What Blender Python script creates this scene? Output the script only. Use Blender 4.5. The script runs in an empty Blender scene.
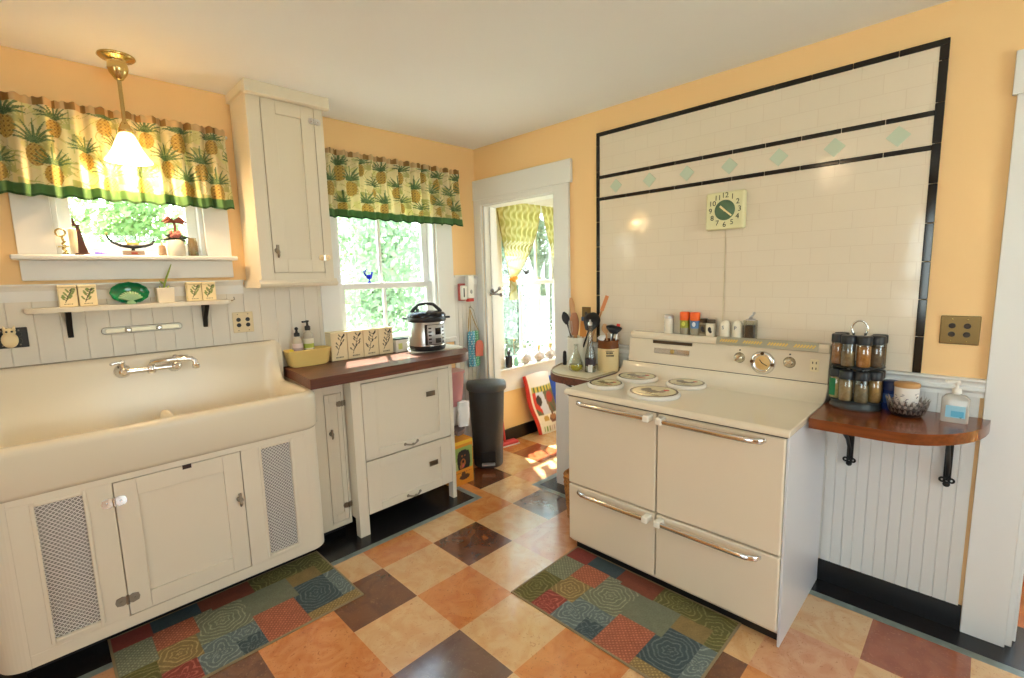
import bpy, bmesh, math, random
from mathutils import Vector, Matrix, noise
R=math.radians; PI=math.pi
rnd=random.Random(7)
COL=bpy.context.scene.collection
XB=2.565; YA=2.943; ZC=2.487

# ------------------------------------------------------------------ materials
def lin(c):
    return tuple(((v/255)/12.92 if v/255<=0.04045 else ((v/255+0.055)/1.055)**2.4) for v in c)+(1.0,)
MATS={}
def mat(name,rgb,rough=0.5,metal=0.0,var=0.0,vscale=8.0,bump=0.0,bscale=40.0,coat=0.0,spec=0.5,trans=0.0,ior=1.45,emit=None,estr=0.0,vcol=None,stretch=None):
    if name in MATS: return MATS[name]
    m=bpy.data.materials.new(name); m.use_nodes=True; n=m.node_tree.nodes; l=m.node_tree.links
    b=n['Principled BSDF']; c=lin(rgb)
    b.inputs['Base Color'].default_value=c; b.inputs['Roughness'].default_value=rough; b.inputs['Metallic'].default_value=metal
    b.inputs['Coat Weight'].default_value=coat; b.inputs['Specular IOR Level'].default_value=spec
    b.inputs['Coat Roughness'].default_value=0.08
    b.inputs['Transmission Weight'].default_value=trans; b.inputs['IOR'].default_value=ior
    if emit: b.inputs['Emission Color'].default_value=lin(emit); b.inputs['Emission Strength'].default_value=estr
    if var or bump:
        tc=n.new('ShaderNodeTexCoord'); mp=n.new('ShaderNodeMapping'); l.new(tc.outputs['Object'],mp.inputs['Vector'])
        if stretch: mp.inputs['Scale'].default_value=stretch
    if var:
        t=n.new('ShaderNodeTexNoise'); t.inputs['Scale'].default_value=vscale; t.inputs['Detail'].default_value=6
        l.new(mp.outputs[0],t.inputs['Vector'])
        rp=n.new('ShaderNodeValToRGB'); c2=lin(vcol) if vcol else tuple(max(0,v*(1-var)) for v in c[:3])+(1,)
        rp.color_ramp.elements[0].color=c2; rp.color_ramp.elements[0].position=0.35
        rp.color_ramp.elements[1].color=c; rp.color_ramp.elements[1].position=0.62
        l.new(t.outputs['Fac'],rp.inputs['Fac']); l.new(rp.outputs['Color'],b.inputs['Base Color'])
    if bump:
        t=n.new('ShaderNodeTexNoise'); t.inputs['Scale'].default_value=bscale; t.inputs['Detail'].default_value=4
        l.new(mp.outputs[0],t.inputs['Vector'])
        bp=n.new('ShaderNodeBump'); bp.inputs['Strength'].default_value=bump; bp.inputs['Distance'].default_value=0.01
        l.new(t.outputs['Fac'],bp.inputs['Height']); l.new(bp.outputs['Normal'],b.inputs['Normal'])
    MATS[name]=m; return m
def glassmat(name,rgb=(255,255,255),refl=0.08,alpha_tint=1.0,rough=0.0):
    """thin pane: straight-through transmission plus a mirror reflection"""
    if name in MATS: return MATS[name]
    m=bpy.data.materials.new(name); m.use_nodes=True; n=m.node_tree.nodes; l=m.node_tree.links
    n.remove(n['Principled BSDF']); out=n['Material Output']
    t=n.new('ShaderNodeBsdfTransparent'); t.inputs['Color'].default_value=lin(rgb)
    g=n.new('ShaderNodeBsdfGlossy'); g.inputs['Roughness'].default_value=rough
    lw=n.new('ShaderNodeLayerWeight'); lw.inputs['Blend'].default_value=0.25
    mx=n.new('ShaderNodeMixShader'); mul=n.new('ShaderNodeMath'); mul.operation='MULTIPLY_ADD'; mul.inputs[1].default_value=0.6; mul.inputs[2].default_value=refl
    l.new(lw.outputs['Fresnel'],mul.inputs[0]); l.new(mul.outputs[0],mx.inputs[0])
    l.new(t.outputs[0],mx.inputs[1]); l.new(g.outputs[0],mx.inputs[2]); l.new(mx.outputs[0],out.inputs['Surface'])
    MATS[name]=m; return m
def colmat(name,rough=0.7,transl=0.0,bump=0.0,bscale=200,coat=0.0):
    """pattern colours of printed / woven things come from the mesh attribute 'Pattern'"""
    if name in MATS: return MATS[name]
    m=bpy.data.materials.new(name); m.use_nodes=True; n=m.node_tree.nodes; l=m.node_tree.links
    b=n['Principled BSDF']; out=n['Material Output']; b.inputs['Roughness'].default_value=rough; b.inputs['Coat Weight'].default_value=coat
    a=n.new('ShaderNodeAttribute'); a.attribute_name='Pattern'; l.new(a.outputs['Color'],b.inputs['Base Color'])
    if transl:
        t=n.new('ShaderNodeBsdfTranslucent'); l.new(a.outputs['Color'],t.inputs['Color'])
        mx=n.new('ShaderNodeMixShader'); mx.inputs[0].default_value=transl
        l.new(b.outputs[0],mx.inputs[1]); l.new(t.outputs[0],mx.inputs[2]); l.new(mx.outputs[0],out.inputs['Surface'])
    if bump:
        tc=n.new('ShaderNodeTexCoord'); t=n.new('ShaderNodeTexNoise'); t.inputs['Scale'].default_value=bscale
        l.new(tc.outputs['Object'],t.inputs['Vector']); bp=n.new('ShaderNodeBump'); bp.inputs['Strength'].default_value=bump; bp.inputs['Distance'].default_value=0.004
        l.new(t.outputs['Fac'],bp.inputs['Height']); l.new(bp.outputs['Normal'],b.inputs['Normal'])
    MATS[name]=m; return m
def leafmat(name,rgb,rgb2):
    if name in MATS: return MATS[name]
    m=mat(name,rgb,0.6,var=0.5,vscale=1.5,vcol=rgb2); n=m.node_tree.nodes; l=m.node_tree.links
    b=n['Principled BSDF']; t=n.new('ShaderNodeBsdfTranslucent'); t.inputs['Color'].default_value=lin(rgb)
    mx=n.new('ShaderNodeMixShader'); mx.inputs[0].default_value=0.45
    l.new(b.outputs[0],mx.inputs[1]); l.new(t.outputs[0],mx.inputs[2]); l.new(mx.outputs[0],n['Material Output'].inputs['Surface'])
    return m
def marm(name,rgb,rgb2,rgb3):
    """marbled linoleum: two noises over a base colour"""
    m=bpy.data.materials.new(name); m.use_nodes=True; n=m.node_tree.nodes; l=m.node_tree.links
    b=n['Principled BSDF']; tc=n.new('ShaderNodeTexCoord')
    t=n.new('ShaderNodeTexNoise'); t.inputs['Scale'].default_value=9; t.inputs['Detail'].default_value=8; t.inputs['Distortion'].default_value=1.5
    t2=n.new('ShaderNodeTexNoise'); t2.inputs['Scale'].default_value=45; t2.inputs['Detail'].default_value=5; t2.inputs['Distortion'].default_value=2.5
    l.new(tc.outputs['Object'],t.inputs['Vector']); l.new(tc.outputs['Object'],t2.inputs['Vector'])
    r=n.new('ShaderNodeValToRGB'); r.color_ramp.elements[0].color=lin(rgb2); r.color_ramp.elements[0].position=0.38; r.color_ramp.elements[1].color=lin(rgb); r.color_ramp.elements[1].position=0.58
    l.new(t.outputs['Fac'],r.inputs['Fac'])
    r2=n.new('ShaderNodeValToRGB'); r2.color_ramp.elements[0].position=0.60; r2.color_ramp.elements[1].position=0.72
    l.new(t2.outputs['Fac'],r2.inputs['Fac'])
    mx=n.new('ShaderNodeMix'); mx.data_type='RGBA'; mx.inputs['B'].default_value=lin(rgb3)
    l.new(r2.outputs['Color'],mx.inputs['Factor']); l.new(r.outputs['Color'],mx.inputs['A']); l.new(mx.outputs['Result'],b.inputs['Base Color'])
    b.inputs['Roughness'].default_value=0.2; b.inputs['Specular IOR Level'].default_value=0.7; b.inputs['Coat Weight'].default_value=0.6; b.inputs['Coat IOR'].default_value=1.6; b.inputs['Coat Roughness'].default_value=0.10
    bp=n.new('ShaderNodeBump'); bp.inputs['Strength'].default_value=0.12; bp.inputs['Distance'].default_value=0.004
    t3=n.new('ShaderNodeTexNoise'); t3.inputs['Scale'].default_value=14; l.new(tc.outputs['Object'],t3.inputs['Vector'])
    l.new(t3.outputs['Fac'],bp.inputs['Height']); l.new(bp.outputs['Normal'],b.inputs['Normal'])
    MATS[name]=m; return m

# ------------------------------------------------------------------ objects
def tag(o,label=None,cat=None,group=None,kind=None):
    if label: o['label']=label
    if cat: o['category']=cat
    if group: o['group']=group
    if kind: o['kind']=kind
    return o
def thing(name,label,cat,loc=(0,0,0),rotz=0,group=None):
    o=bpy.data.objects.new(name,None); COL.objects.link(o); o.empty_display_size=0.05
    o.location=loc; o.rotation_euler=(0,0,rotz); return tag(o,label,cat,group)
def root_loc(o):
    while o.parent: o=o.parent
    return o.location.copy()
class MB:
    """collects primitives; build() links them as ONE mesh object"""
    def __init__(s): s.v=[]; s.f=[]; s.sm=[]; s.mi=[]; s.m=0; s.c=None
    def add(s,vs,fs,smooth=False):
        o=len(s.v); s.v+= [tuple(v) for v in vs]; s.f+=[tuple(i+o for i in f) for f in fs]; s.sm+=[smooth]*len(fs); s.mi+=[s.m]*len(fs); return s
    def box(s,x0,x1,y0,y1,z0,z1):
        if x0>x1:x0,x1=x1,x0
        if y0>y1:y0,y1=y1,y0
        if z0>z1:z0,z1=z1,z0
        v=[(x,y,z) for z in(z0,z1) for y in(y0,y1) for x in(x0,x1)]
        return s.add(v,[(0,2,3,1),(4,5,7,6),(0,1,5,4),(2,6,7,3),(0,4,6,2),(1,3,7,5)])
    def obox(s,c,ax,ay,az,hx,hy,hz):
        c=Vector(c);ax=Vector(ax).normalized();ay=Vector(ay).normalized();az=Vector(az).normalized()
        v=[c+ax*(i*hx)+ay*(j*hy)+az*(k*hz) for k in(-1,1) for j in(-1,1) for i in(-1,1)]
        return s.add(v,[(0,2,3,1),(4,5,7,6),(0,1,5,4),(2,6,7,3),(0,4,6,2),(1,3,7,5)])
    def ring(s,c,a,b,ra,rb,n):
        return [c+a*(ra*math.cos(2*PI*i/n))+b*(rb*math.sin(2*PI*i/n)) for i in range(n)]
    def loft(s,rings,cap0=True,cap1=True,smooth=True,closed=True):
        n=len(rings[0]); vs=[p for r in rings for p in r]; fs=[]
        for k in range(len(rings)-1):
            for i in range(n if closed else n-1):
                j=(i+1)%n; fs.append((k*n+i,k*n+j,(k+1)*n+j,(k+1)*n+i))
        s.add(vs,fs,smooth)
        if cap0: s.add(rings[0],[tuple(reversed(range(n)))])
        if cap1: s.add(rings[-1],[tuple(range(n))])
        return s
    def cone(s,p0,p1,r0,r1,n=20,cap=True,smooth=True):
        p0=Vector(p0);p1=Vector(p1);d=(p1-p0).normalized(); a=d.orthogonal().normalized(); b=d.cross(a)
        return s.loft([s.ring(p0,a,b,r0,r0,n),s.ring(p1,a,b,r1,r1,n)],cap,cap,smooth)
    def cyl(s,p0,p1,r,n=20): return s.cone(p0,p1,r,r,n)
    def lathe(s,prof,c=(0,0,0),axis=(0,0,1),n=28,cap0=True,cap1=True,sx=1.0,sy=1.0,a=None):
        c=Vector(c);d=Vector(axis).normalized(); a=Vector(a).normalized() if a else (Vector((1,0,0)) if abs(d.z)>0.9 else d.orthogonal().normalized()); b=d.cross(a)
        rr=[s.ring(c+d*z,a,b,max(r,1e-4)*sx,max(r,1e-4)*sy,n) for r,z in prof]
        return s.loft(rr,cap0,cap1)
    def tube(s,pts,r,n=10,closed=False):
        pts=[Vector(p) for p in pts]; rr=[]; prev=None; N=len(pts)
        for i,p in enumerate(pts):
            t=(pts[min(i+1,N-1)]-pts[max(i-1,0)]).normalized()
            if prev is None: a=t.orthogonal().normalized()
            else:
                a=prev-t*prev.dot(t); a=a.normalized() if a.length>1e-6 else t.orthogonal().normalized()
            prev=a; b=t.cross(a); q=r[i] if isinstance(r,(list,tuple)) else r
            rr.append(s.ring(p,a,b,q,q,n))
        return s.loft(rr)
    def ball(s,c,rx,ry=None,rz=None,n=18,m=10):
        ry=ry or rx; rz=rz or rx; c=Vector(c)
        rr=[]
        for k in range(m+1):
            t=PI*(0.001+0.998*k/m); rr.append([c+Vector((rx*math.sin(t)*math.cos(2*PI*i/n),ry*math.sin(t)*math.sin(2*PI*i/n),-rz*math.cos(t))) for i in range(n)])
        return s.loft(rr)
    def torus(s,c,R0,r,axis=(0,0,1),n=32,m=10,a0=0,a1=2*PI):
        c=Vector(c);d=Vector(axis).normalized();a=d.orthogonal().normalized();b=d.cross(a)
        full=abs(a1-a0-2*PI)<1e-6; rr=[]
        for i in range(n+1):
            t=a0+(a1-a0)*i/n; e=a*math.cos(t)+b*math.sin(t)
            rr.append([c+e*(R0+r*math.cos(2*PI*j/m))+d*(r*math.sin(2*PI*j/m)) for j in range(m)])
        return s.loft(rr,not full,not full)
    def prism(s,poly,z0,z1,smooth=False):
        n=len(poly); v=[(x,y,z0) for x,y in poly]+[(x,y,z1) for x,y in poly]
        s.add(v,[tuple(reversed(range(n))),tuple(range(n,2*n))]); return s.add(v,[(i,(i+1)%n,n+(i+1)%n,n+i) for i in range(n)],smooth)
    def prismx(s,poly,x0,x1):   # poly in (y,z)
        n=len(poly); v=[(x0,y,z) for y,z in poly]+[(x1,y,z) for y,z in poly]
        return s.add(v,[tuple(reversed(range(n))),tuple(range(n,2*n))]+[(i,(i+1)%n,n+(i+1)%n,n+i) for i in range(n)])
    def prismy(s,poly,y0,y1):   # poly in (x,z)
        n=len(poly); v=[(x,y0,z) for x,z in poly]+[(x,y1,z) for x,z in poly]
        return s.add(v,[tuple(range(n)),tuple(reversed(range(n,2*n)))]+[(i,n+i,n+(i+1)%n,(i+1)%n) for i in range(n)])
    def grid(s,nu,nv,pos,col=None,smooth=True,closeu=False):
        v=[];cs=[]
        for j in range(nv+1):
            for i in range(nu+1):
                u=i/nu;w=j/nv; v.append(pos(u,w))
                if col: cs.append(col(u,w))
        fs=[(j*(nu+1)+i,j*(nu+1)+i+1,(j+1)*(nu+1)+i+1,(j+1)*(nu+1)+i) for j in range(nv) for i in range(nu)]
        if col:
            if s.c is None: s.c=[(1,1,1,1)]*len(s.v)
            s.c+=cs
        return s.add(v,fs,smooth)
    def build(s,name,mats,parent=None,bevel=0.0,seg=2,thick=0.0,fixn=True):
        me=bpy.data.meshes.new(name); L=root_loc(parent) if parent else Vector((0,0,0))
        me.from_pydata([Vector(v)-L for v in s.v],[],s.f); me.update()
        if fixn:
            bm=bmesh.new(); bm.from_mesh(me); bmesh.ops.recalc_face_normals(bm,faces=bm.faces); bm.to_mesh(me); bm.free()
        me.polygons.foreach_set('use_smooth',s.sm)
        mats=mats if isinstance(mats,(list,tuple)) else [mats]
        for m in mats: me.materials.append(m)
        if len(mats)>1: me.polygons.foreach_set('material_index',s.mi)
        if s.c is not None:
            a=me.color_attributes.new('Pattern','FLOAT_COLOR','POINT'); cc=s.c+[(1,1,1,1)]*(len(s.v)-len(s.c))
            a.data.foreach_set('color',[x for c in cc for x in c])
        o=bpy.data.objects.new(name,me); COL.objects.link(o)
        if parent: o.parent=parent
        if thick:
            md=o.modifiers.new('thickness','SOLIDIFY'); md.thickness=thick; md.offset=0
        if bevel:
            md=o.modifiers.new('edges','BEVEL'); md.width=bevel; md.segments=seg; md.limit_method='ANGLE'; md.angle_limit=R(40)
            me.polygons.foreach_set('use_smooth',[True]*len(me.polygons))
            w=o.modifiers.new('normals','WEIGHTED_NORMAL'); w.keep_sharp=True
        return o
def struct(o): o['kind']='structure'; return o
def text_mesh(body,size):
    cu=bpy.data.curves.new('lettering','FONT'); cu.body=body; cu.size=size; cu.extrude=0.0005; cu.align_x='CENTER'; cu.align_y='CENTER'; cu.resolution_u=3
    o=bpy.data.objects.new('lettering',cu); COL.objects.link(o); bpy.context.view_layer.update()
    me=bpy.data.meshes.new_from_object(o.evaluated_get(bpy.context.evaluated_depsgraph_get()))
    vs=[v.co.copy() for v in me.vertices]; fs=[tuple(p.vertices) for p in me.polygons]
    bpy.data.objects.remove(o); bpy.data.curves.remove(cu); bpy.data.meshes.remove(me); return vs,fs
def arc(cx,cy,r,a0,a1,n=8,rb=None):
    rb=rb or r
    return [(cx+r*math.cos(R(a0+(a1-a0)*i/n)),cy+rb*math.sin(R(a0+(a1-a0)*i/n))) for i in range(n+1)]
def copy_tree(o,parent=None):
    c=o.copy(); COL.objects.link(c)
    if parent: c.parent=parent
    for ch in [x for x in bpy.data.objects if x.parent==o]: copy_tree(ch,c)
    return c
def seg_d(px,py,ax,ay,bx,by):
    dx,dy=bx-ax,by-ay; t=max(0,min(1,((px-ax)*dx+(py-ay)*dy)/(dx*dx+dy*dy+1e-12))); return math.hypot(px-ax-t*dx,py-ay-t*dy)

# palette
WALL=mat('wall paint orange',(250,209,152),0.75,bump=0.05,bscale=120)
WALLP=mat('porch wall paint pale',(244,214,158),0.75)
CEIL=mat('ceiling paint',(243,242,243),0.9,bump=0.04,bscale=90)
TRIM=mat('trim paint white',(232,231,228),0.4)
CREAM=mat('cabinet paint cream',(230,219,199),0.38)
BEAD=mat('beadboard paint cream',(226,219,206),0.42)
BEADW=mat('beadboard paint white',(219,217,213),0.45)
ENAMEL=mat('stove enamel',(230,216,193),0.12,coat=0.5)
PORC=mat('sink porcelain',(228,217,195),0.24,coat=0.0)
CHROME=mat('chrome',(225,225,225),0.12,1.0)
NICKEL=mat('worn nickel',(150,140,124),0.36,1.0)
BRASS=mat('brass',(206,184,126),0.2,1.0)
ABRASS=mat('aged brass',(120,98,62),0.4,1.0)
BLACK=mat('black enamel',(22,21,22),0.35)
BLACKP=mat('black plastic',(30,30,32),0.4)
IRON=mat('black iron',(24,23,23),0.5,0.3)
BLACKF=mat('black linoleum border',(36,33,34),0.25,var=0.3,vscale=20)
TEAL=mat('teal linoleum strip',(128,138,130),0.3,var=0.2,vscale=30)
WOODD=mat('dark counter wood',(112,64,46),0.42,var=0.4,vscale=6,stretch=(1,12,12),coat=0.12)
WOODS=mat('shelf wood',(132,66,26),0.25,var=0.35,vscale=5,stretch=(12,1,12),coat=0.3)
WOODL=mat('pale wood',(205,150,95),0.5,var=0.2,vscale=20,stretch=(8,8,1))
STEEL=mat('brushed steel',(190,188,186),0.28,1.0)
PANE=glassmat('window glass',(250,255,252),0.03)
CLEAR=glassmat('clear glass',(236,240,236),0.10)
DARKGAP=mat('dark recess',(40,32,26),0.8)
WHITEP=mat('white plastic',(238,236,230),0.35)
EXPOSURE=0.60; SKY=6.5; SUN=52.0; CEILLAMP=7.0; SHADE=3.0; BULB=15.0; PEND=9.0
# ------------------------------------------------------------------ floor
xl=[-2.2]+[round(0.815+0.3215*k,4) for k in range(-9,0)]+[0.815,1.1365,1.458,1.78,2.101,2.4225,2.744,3.066,3.388,3.71,4.0]
yl=[-2.0,-1.58,-1.27,-0.96,-0.66,-0.36,-0.06,0.245,0.545,0.865,1.175,1.5,1.82,2.137,2.457,2.775,3.06]
FM=[marm('linoleum cream',(222,180,130),(214,164,110),(192,136,84)),
    marm('linoleum orange',(214,140,76),(202,120,58),(164,92,44)),
    marm('linoleum brown',(116,66,36),(98,54,30),(140,88,52)),
    marm('linoleum plum',(112,82,72),(98,70,60),(134,104,90)),
    marm('linoleum rust',(160,84,50),(146,72,42),(186,112,72)),
    marm('linoleum blush',(218,164,122),(208,144,102),(182,116,78)),
    BLACKF,TEAL]
KN={}
def cell(x,y,k):
    i=max(j for j in range(len(xl)-1) if xl[j]<=x); jj=max(j for j in range(len(yl)-1) if yl[j]<=y); KN[(i,jj)]=k
for x,y,k in [(1.62,1.98,2),(.98,1.98,2),(2.26,1.98,3),(2.28,2.6,2),(2.93,2.6,4),(1.3,1.98,0),(1.3,2.24,1),(.98,2.24,0),(1.62,2.24,0),(1.94,2.3,1),
    (1.94,1.98,0),(2.26,2.3,0),(2.58,2.3,5),(2.58,2.6,0),(2.9,2.3,0),(2.26,2.9,5),(2.6,2.9,0),(2.93,2.9,1),(3.2,2.6,0),(3.2,2.9,0),(1.94,1.66,5),(2.26,1.66,5),
    (1.62,1.66,0),(1.3,1.66,1),(.98,1.66,0),(1.3,1.34,0),(.98,1.34,3),(.65,1.66,1),(.65,1.98,1),(.33,1.98,2),(1.62,1.34,0),(1.3,1.02,1),(.98,1.02,0),(1.3,.7,0),
    (1.94,.4,5),(2.26,.4,0),(2.26,.1,4),(2.26,-.2,0),(1.94,.1,0),(1.62,.4,1),(1.62,.7,2),(1.94,.7,0),(1.62,.1,2),(1.3,.4,0),(2.26,.7,1),(1.62,1.02,5)]: cell(x,y,k)
XS=sorted(xl+[1.985,2.025,2.395,2.4345]); YS=sorted(yl+[2.350,2.388,1.62,2.235,2.19])
fb=MB()
for a in range(len(XS)-1):
    for b in range(len(YS)-1):
        x=(XS[a]+XS[a+1])/2; y=(YS[b]+YS[b+1])/2
        i=max(j for j in range(len(xl)-1) if xl[j]<=x); jj=max(j for j in range(len(yl)-1) if yl[j]<=y)
        k=KN.get((i,jj)); 
        if k is None: k=rnd.choice([0,0,1,5,2,0,4])
        if y>2.350 and x<2.025: k=7
        if y>2.388 and x<1.985: k=6
        if 2.395<x<2.6 and y<2.235: k=7
        if 2.4345<x<2.6 and y<2.19: k=6
        fb.m=k; fb.add([(XS[a],YS[b],0),(XS[a+1],YS[b],0),(XS[a+1],YS[b+1],0),(XS[a],YS[b+1],0)],[(0,1,2,3)])
struct(fb.build('floor',FM))
struct(MB().box(-2.32,4.0,-2.12,3.06,ZC,ZC+0.1).build('ceiling',CEIL))

# ------------------------------------------------------------------ walls
WZ=2.17   # window heads
w=MB(); y0,y1=YA,YA+0.12
W1=(0.10,0.675,1.64); W2=(1.385,2.16,1.045)
w.box(-2.32,W1[0],y0,y1,0,ZC).box(W1[1],W2[0],y0,y1,0,ZC).box(W2[1],2.695,y0,y1,0,ZC)
for a,b,z in (W1,W2): w.box(a,b,y0,y1,0,z).box(a,b,y0,y1,WZ,ZC)
struct(w.build('wall_left',WALL))
w=MB(); D1=(2.12,2.86); D2=(-0.95,-0.15); DZ=2.06
w.box(XB,XB+0.13,-2.0,D2[0],0,ZC).box(XB,XB+0.13,D2[1],D1[0],0,ZC).box(XB,XB+0.13,D1[1],YA,0,ZC)
for a,b in (D1,D2): w.box(XB,XB+0.13,a,b,DZ,ZC)
struct(w.build('wall_right',WALL))
# porch end
PW=(2.90,3.74,0.69,2.15)
w=MB(); w.box(2.695,PW[0],3.02,3.12,0,ZC).box(PW[1],4.0,3.02,3.12,0,ZC).box(PW[0],PW[1],3.02,3.12,0,PW[2]).box(PW[0],PW[1],3.02,3.12,PW[3],ZC)
struct(w.build('wall_porch',WALLP))
w=MB(); w.box(3.98,4.1,1.5,1.75,0,ZC).box(3.98,4.1,2.8,3.12,0,ZC).box(3.98,4.1,1.75,2.8,0,0.7).box(3.98,4.1,1.75,2.8,2.15,ZC)
struct(w.build('wall_porch_end',WALLP))
struct(MB().box(2.695,4.0,1.38,1.5,0,ZC).build('wall_porch_side',WALLP))
# room behind the camera, with its own two windows
w=MB(); BW=(0.4,1.75,0.75,2.2)
w.box(-2.2,BW[0],-2.12,-2.0,0,ZC).box(BW[1],2.695,-2.12,-2.0,0,ZC).box(BW[0],BW[1],-2.12,-2.0,0,BW[2]).box(BW[0],BW[1],-2.12,-2.0,BW[3],ZC)
struct(w.build('wall_back',WALL))
w=MB(); FW=(-0.9,0.7,0.9,2.1)
w.box(-2.32,-2.2,-2.12,FW[0],0,ZC).box(-2.32,-2.2,FW[1],YA,0,ZC).box(-2.32,-2.2,FW[0],FW[1],0,FW[2]).box(-2.32,-2.2,FW[0],FW[1],FW[3],ZC)
struct(w.build('wall_far',WALL))
# hall beyond the right-hand doorway
w=MB(); w.box(2.695,4.0,-0.02,0.1,0,ZC).box(2.695,4.0,-1.6,-1.5,0,ZC).box(3.98,4.1,-1.6,-1.25,0,ZC).box(3.98,4.1,-0.35,0.1,0,ZC).box(3.98,4.1,-1.25,-0.35,0,0.5).box(3.98,4.1,-1.25,-0.35,2.2,ZC)
struct(w.build('wall_hall',WALLP))

# ------------------------------------------------------------------ wainscot
def groove_profile(a,b,step,d=0.0032,w=0.005,off=0.0):
    pts=[(a,0)]; x=a+off
    while x<b-w:
        if x>a+w: pts+=[(x-w/2,0),(x,d),(x+w/2,0)]
        x+=step
    pts.append((b,0)); return pts
def beadA(x0,x1,z0,z1,name,m,step=0.083):
    pr=groove_profile(x0,x1,step); yf=YA-0.012
    poly=[(x,yf+d) for x,d in pr]+[(x1,YA),(x0,YA)]
    return MB().prism(poly,z0,z1).build(name,m)
def beadB(ya,yb,z0,z1,name,m,step=0.041):
    pr=groove_profile(ya,yb,step); xf=XB-0.012
    poly=[(XB,ya),(XB,yb)]+[(xf+d,y) for y,d in reversed(pr)]
    return MB().prism(poly,z0,z1).build(name,m)
def seg(x0,x1,n):  return struct(n)
struct(beadA(-1.0,1.27,0.10,1.49,'trim_1',BEAD))
struct(beadA(2.30,2.545,0.10,1.49,'trim_2',BEADW,0.041))
struct(beadB(-0.009,2.0,0.10,1.03,'trim_3',BEADW))
def capA(x0,x1,name,z=1.515):
    poly=[(YA,z-0.075),(YA-0.016,z-0.075),(YA-0.018,z-0.03),(YA-0.026,z-0.018),(YA-0.038,z-0.006),(YA-0.038,z),(YA,z)]
    return struct(MB().prismx(poly,x0,x1).build(name,TRIM))
capA(-1.0,0.83,'trim_4'); capA(2.305,2.545,'trim_5')
poly=[(XB,1.058),(XB-0.034,1.058),(XB-0.034,1.050),(XB-0.022,1.040),(XB-0.018,1.028),(XB-0.026,1.022),(XB-0.026,1.012),(XB-0.014,1.000),(XB-0.014,0.985),(XB,0.985)]
struct(MB().prismy(poly,-0.0205,2.0).build('trim_6',TRIM))
# black baseboards
struct(MB().box(-2.2,2.543,YA-0.016,YA,0,0.115).build('baseboard_left',BLACK))
struct(MB().box(XB-0.016,XB,-0.02,2.0,0,0.105).build('baseboard_right',BLACK))
struct(MB().box(2.70,3.98,3.004,3.02,0,0.115).build('baseboard_porch',BLACK))
# door casings
def casing(name,d,zh,hl,hr,lo,hi):
    b=MB(); xf=XB-0.022
    b.box(xf,XB,d[0]-0.125,d[0],0,2.094).box(xf,XB,d[1],hi,0,2.094)
    b.box(xf-0.004,XB,hl,hr,2.094,2.242)
    b.box(XB,XB+0.13,d[0],d[0]+0.02,0,DZ).box(XB,XB+0.13,d[1]-0.0,d[1]-0.02,0,DZ).box(XB,XB+0.13,d[0],d[1],DZ-0.02,DZ)
    b.box(xf,XB,d[0],d[1],DZ-0.01,2.094)
    b.box(XB+0.05,XB+0.085,d[1]-0.032,d[1]-0.02,0,DZ-0.02).box(XB+0.05,XB+0.085,d[0]+0.02,d[0]+0.032,0,DZ-0.02)
    return struct(b.build(name,TRIM,bevel=0.003))
casing('door_1',D1,2.06,1.972,2.943,0,2.941)
casing('door_2',D2,2.06,-1.09,-0.008,0,-0.021)

# ------------------------------------------------------------------ windows
def window(name,W,zt,yin,cas,head,stool,split=None,mulls=(),sy=0.045,cw=0.045,grp=None):
    """casing, stool and apron on the wall face; sashes set back in the opening"""
    x0,x1,z0=W; root=thing(name,None,None,((x0+x1)/2,yin,z0)); del_keys=[k for k in root.keys()]; root['kind']='structure'
    b=MB(); cl,cr=cas
    b.box(cl,x0,yin-0.02,yin,z0-0.0,zt+0.01).box(x1,cr,yin-0.02,yin,z0,zt+0.01)
    if head: b.box(cl-0.01,cr+0.01,yin-0.024,yin,zt+0.0,zt+head)
    b.box(x0,x0+0.02,yin,yin+0.11,z0,zt).box(x1-0.02,x1,yin,yin+0.11,z0,zt).box(x0,x1,yin,yin+0.11,zt-0.02,zt).box(x0,x1,yin+0.02,yin+0.11,z0,z0+0.025)
    b.build('frame',TRIM,root,bevel=0.003)
    if stool:
        s=MB(); s.box(stool[0],stool[1],yin-stool[2],yin+0.045,z0-0.022,z0); s.build('stool',TRIM,root,bevel=0.007,seg=3)
        if stool[3]: MB().box(cl,cr,yin-0.018,yin,z0-0.022-stool[3],z0-0.022).build('apron',TRIM,root,bevel=0.003)
    a0,a1=x0+0.02,x1-0.02
    def sash(y,za,zb):
        f=MB(); f.box(a0,a0+cw,y,y+0.03,za,zb).box(a1-cw,a1,y,y+0.03,za,zb).box(a0+cw,a1-cw,y,y+0.03,za,za+cw*0.9).box(a0+cw,a1-cw,y,y+0.03,zb-cw*0.9,zb)
        for m in mulls: f.box(m-0.011,m+0.011,y+0.004,y+0.026,za+cw*0.9,zb-cw*0.9)
        sh=f.build('sash',TRIM,root,bevel=0.003)
        MB().box(a0+cw-0.004,a1-cw+0.004,y+0.013,y+0.017,za+cw*0.9-0.004,zb-cw*0.9+0.004).build('pane',PANE,sh)
    if split:
        sash(yin+sy,z0+0.025,split+0.02); sash(yin+sy+0.034,split-0.02,zt-0.02)
    else: sash(yin+sy,z0+0.025,zt-0.02)
    return root
window('window_1',W1,WZ,YA,(-0.022,0.79),0.12,(-0.046,0.80,0.09,0.088))
window('window_2',W2,WZ,YA,(1.262,2.305),0.12,(1.262,2.305,0.03,0.02),split=1.455,mulls=(1.745,))
window('window_3',(PW[0],PW[1],PW[2]),PW[3],3.02,(2.80,3.84),0.10,(2.79,3.86,0.07,0.20),split=1.435,mulls=(3.20,3.46))
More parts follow.
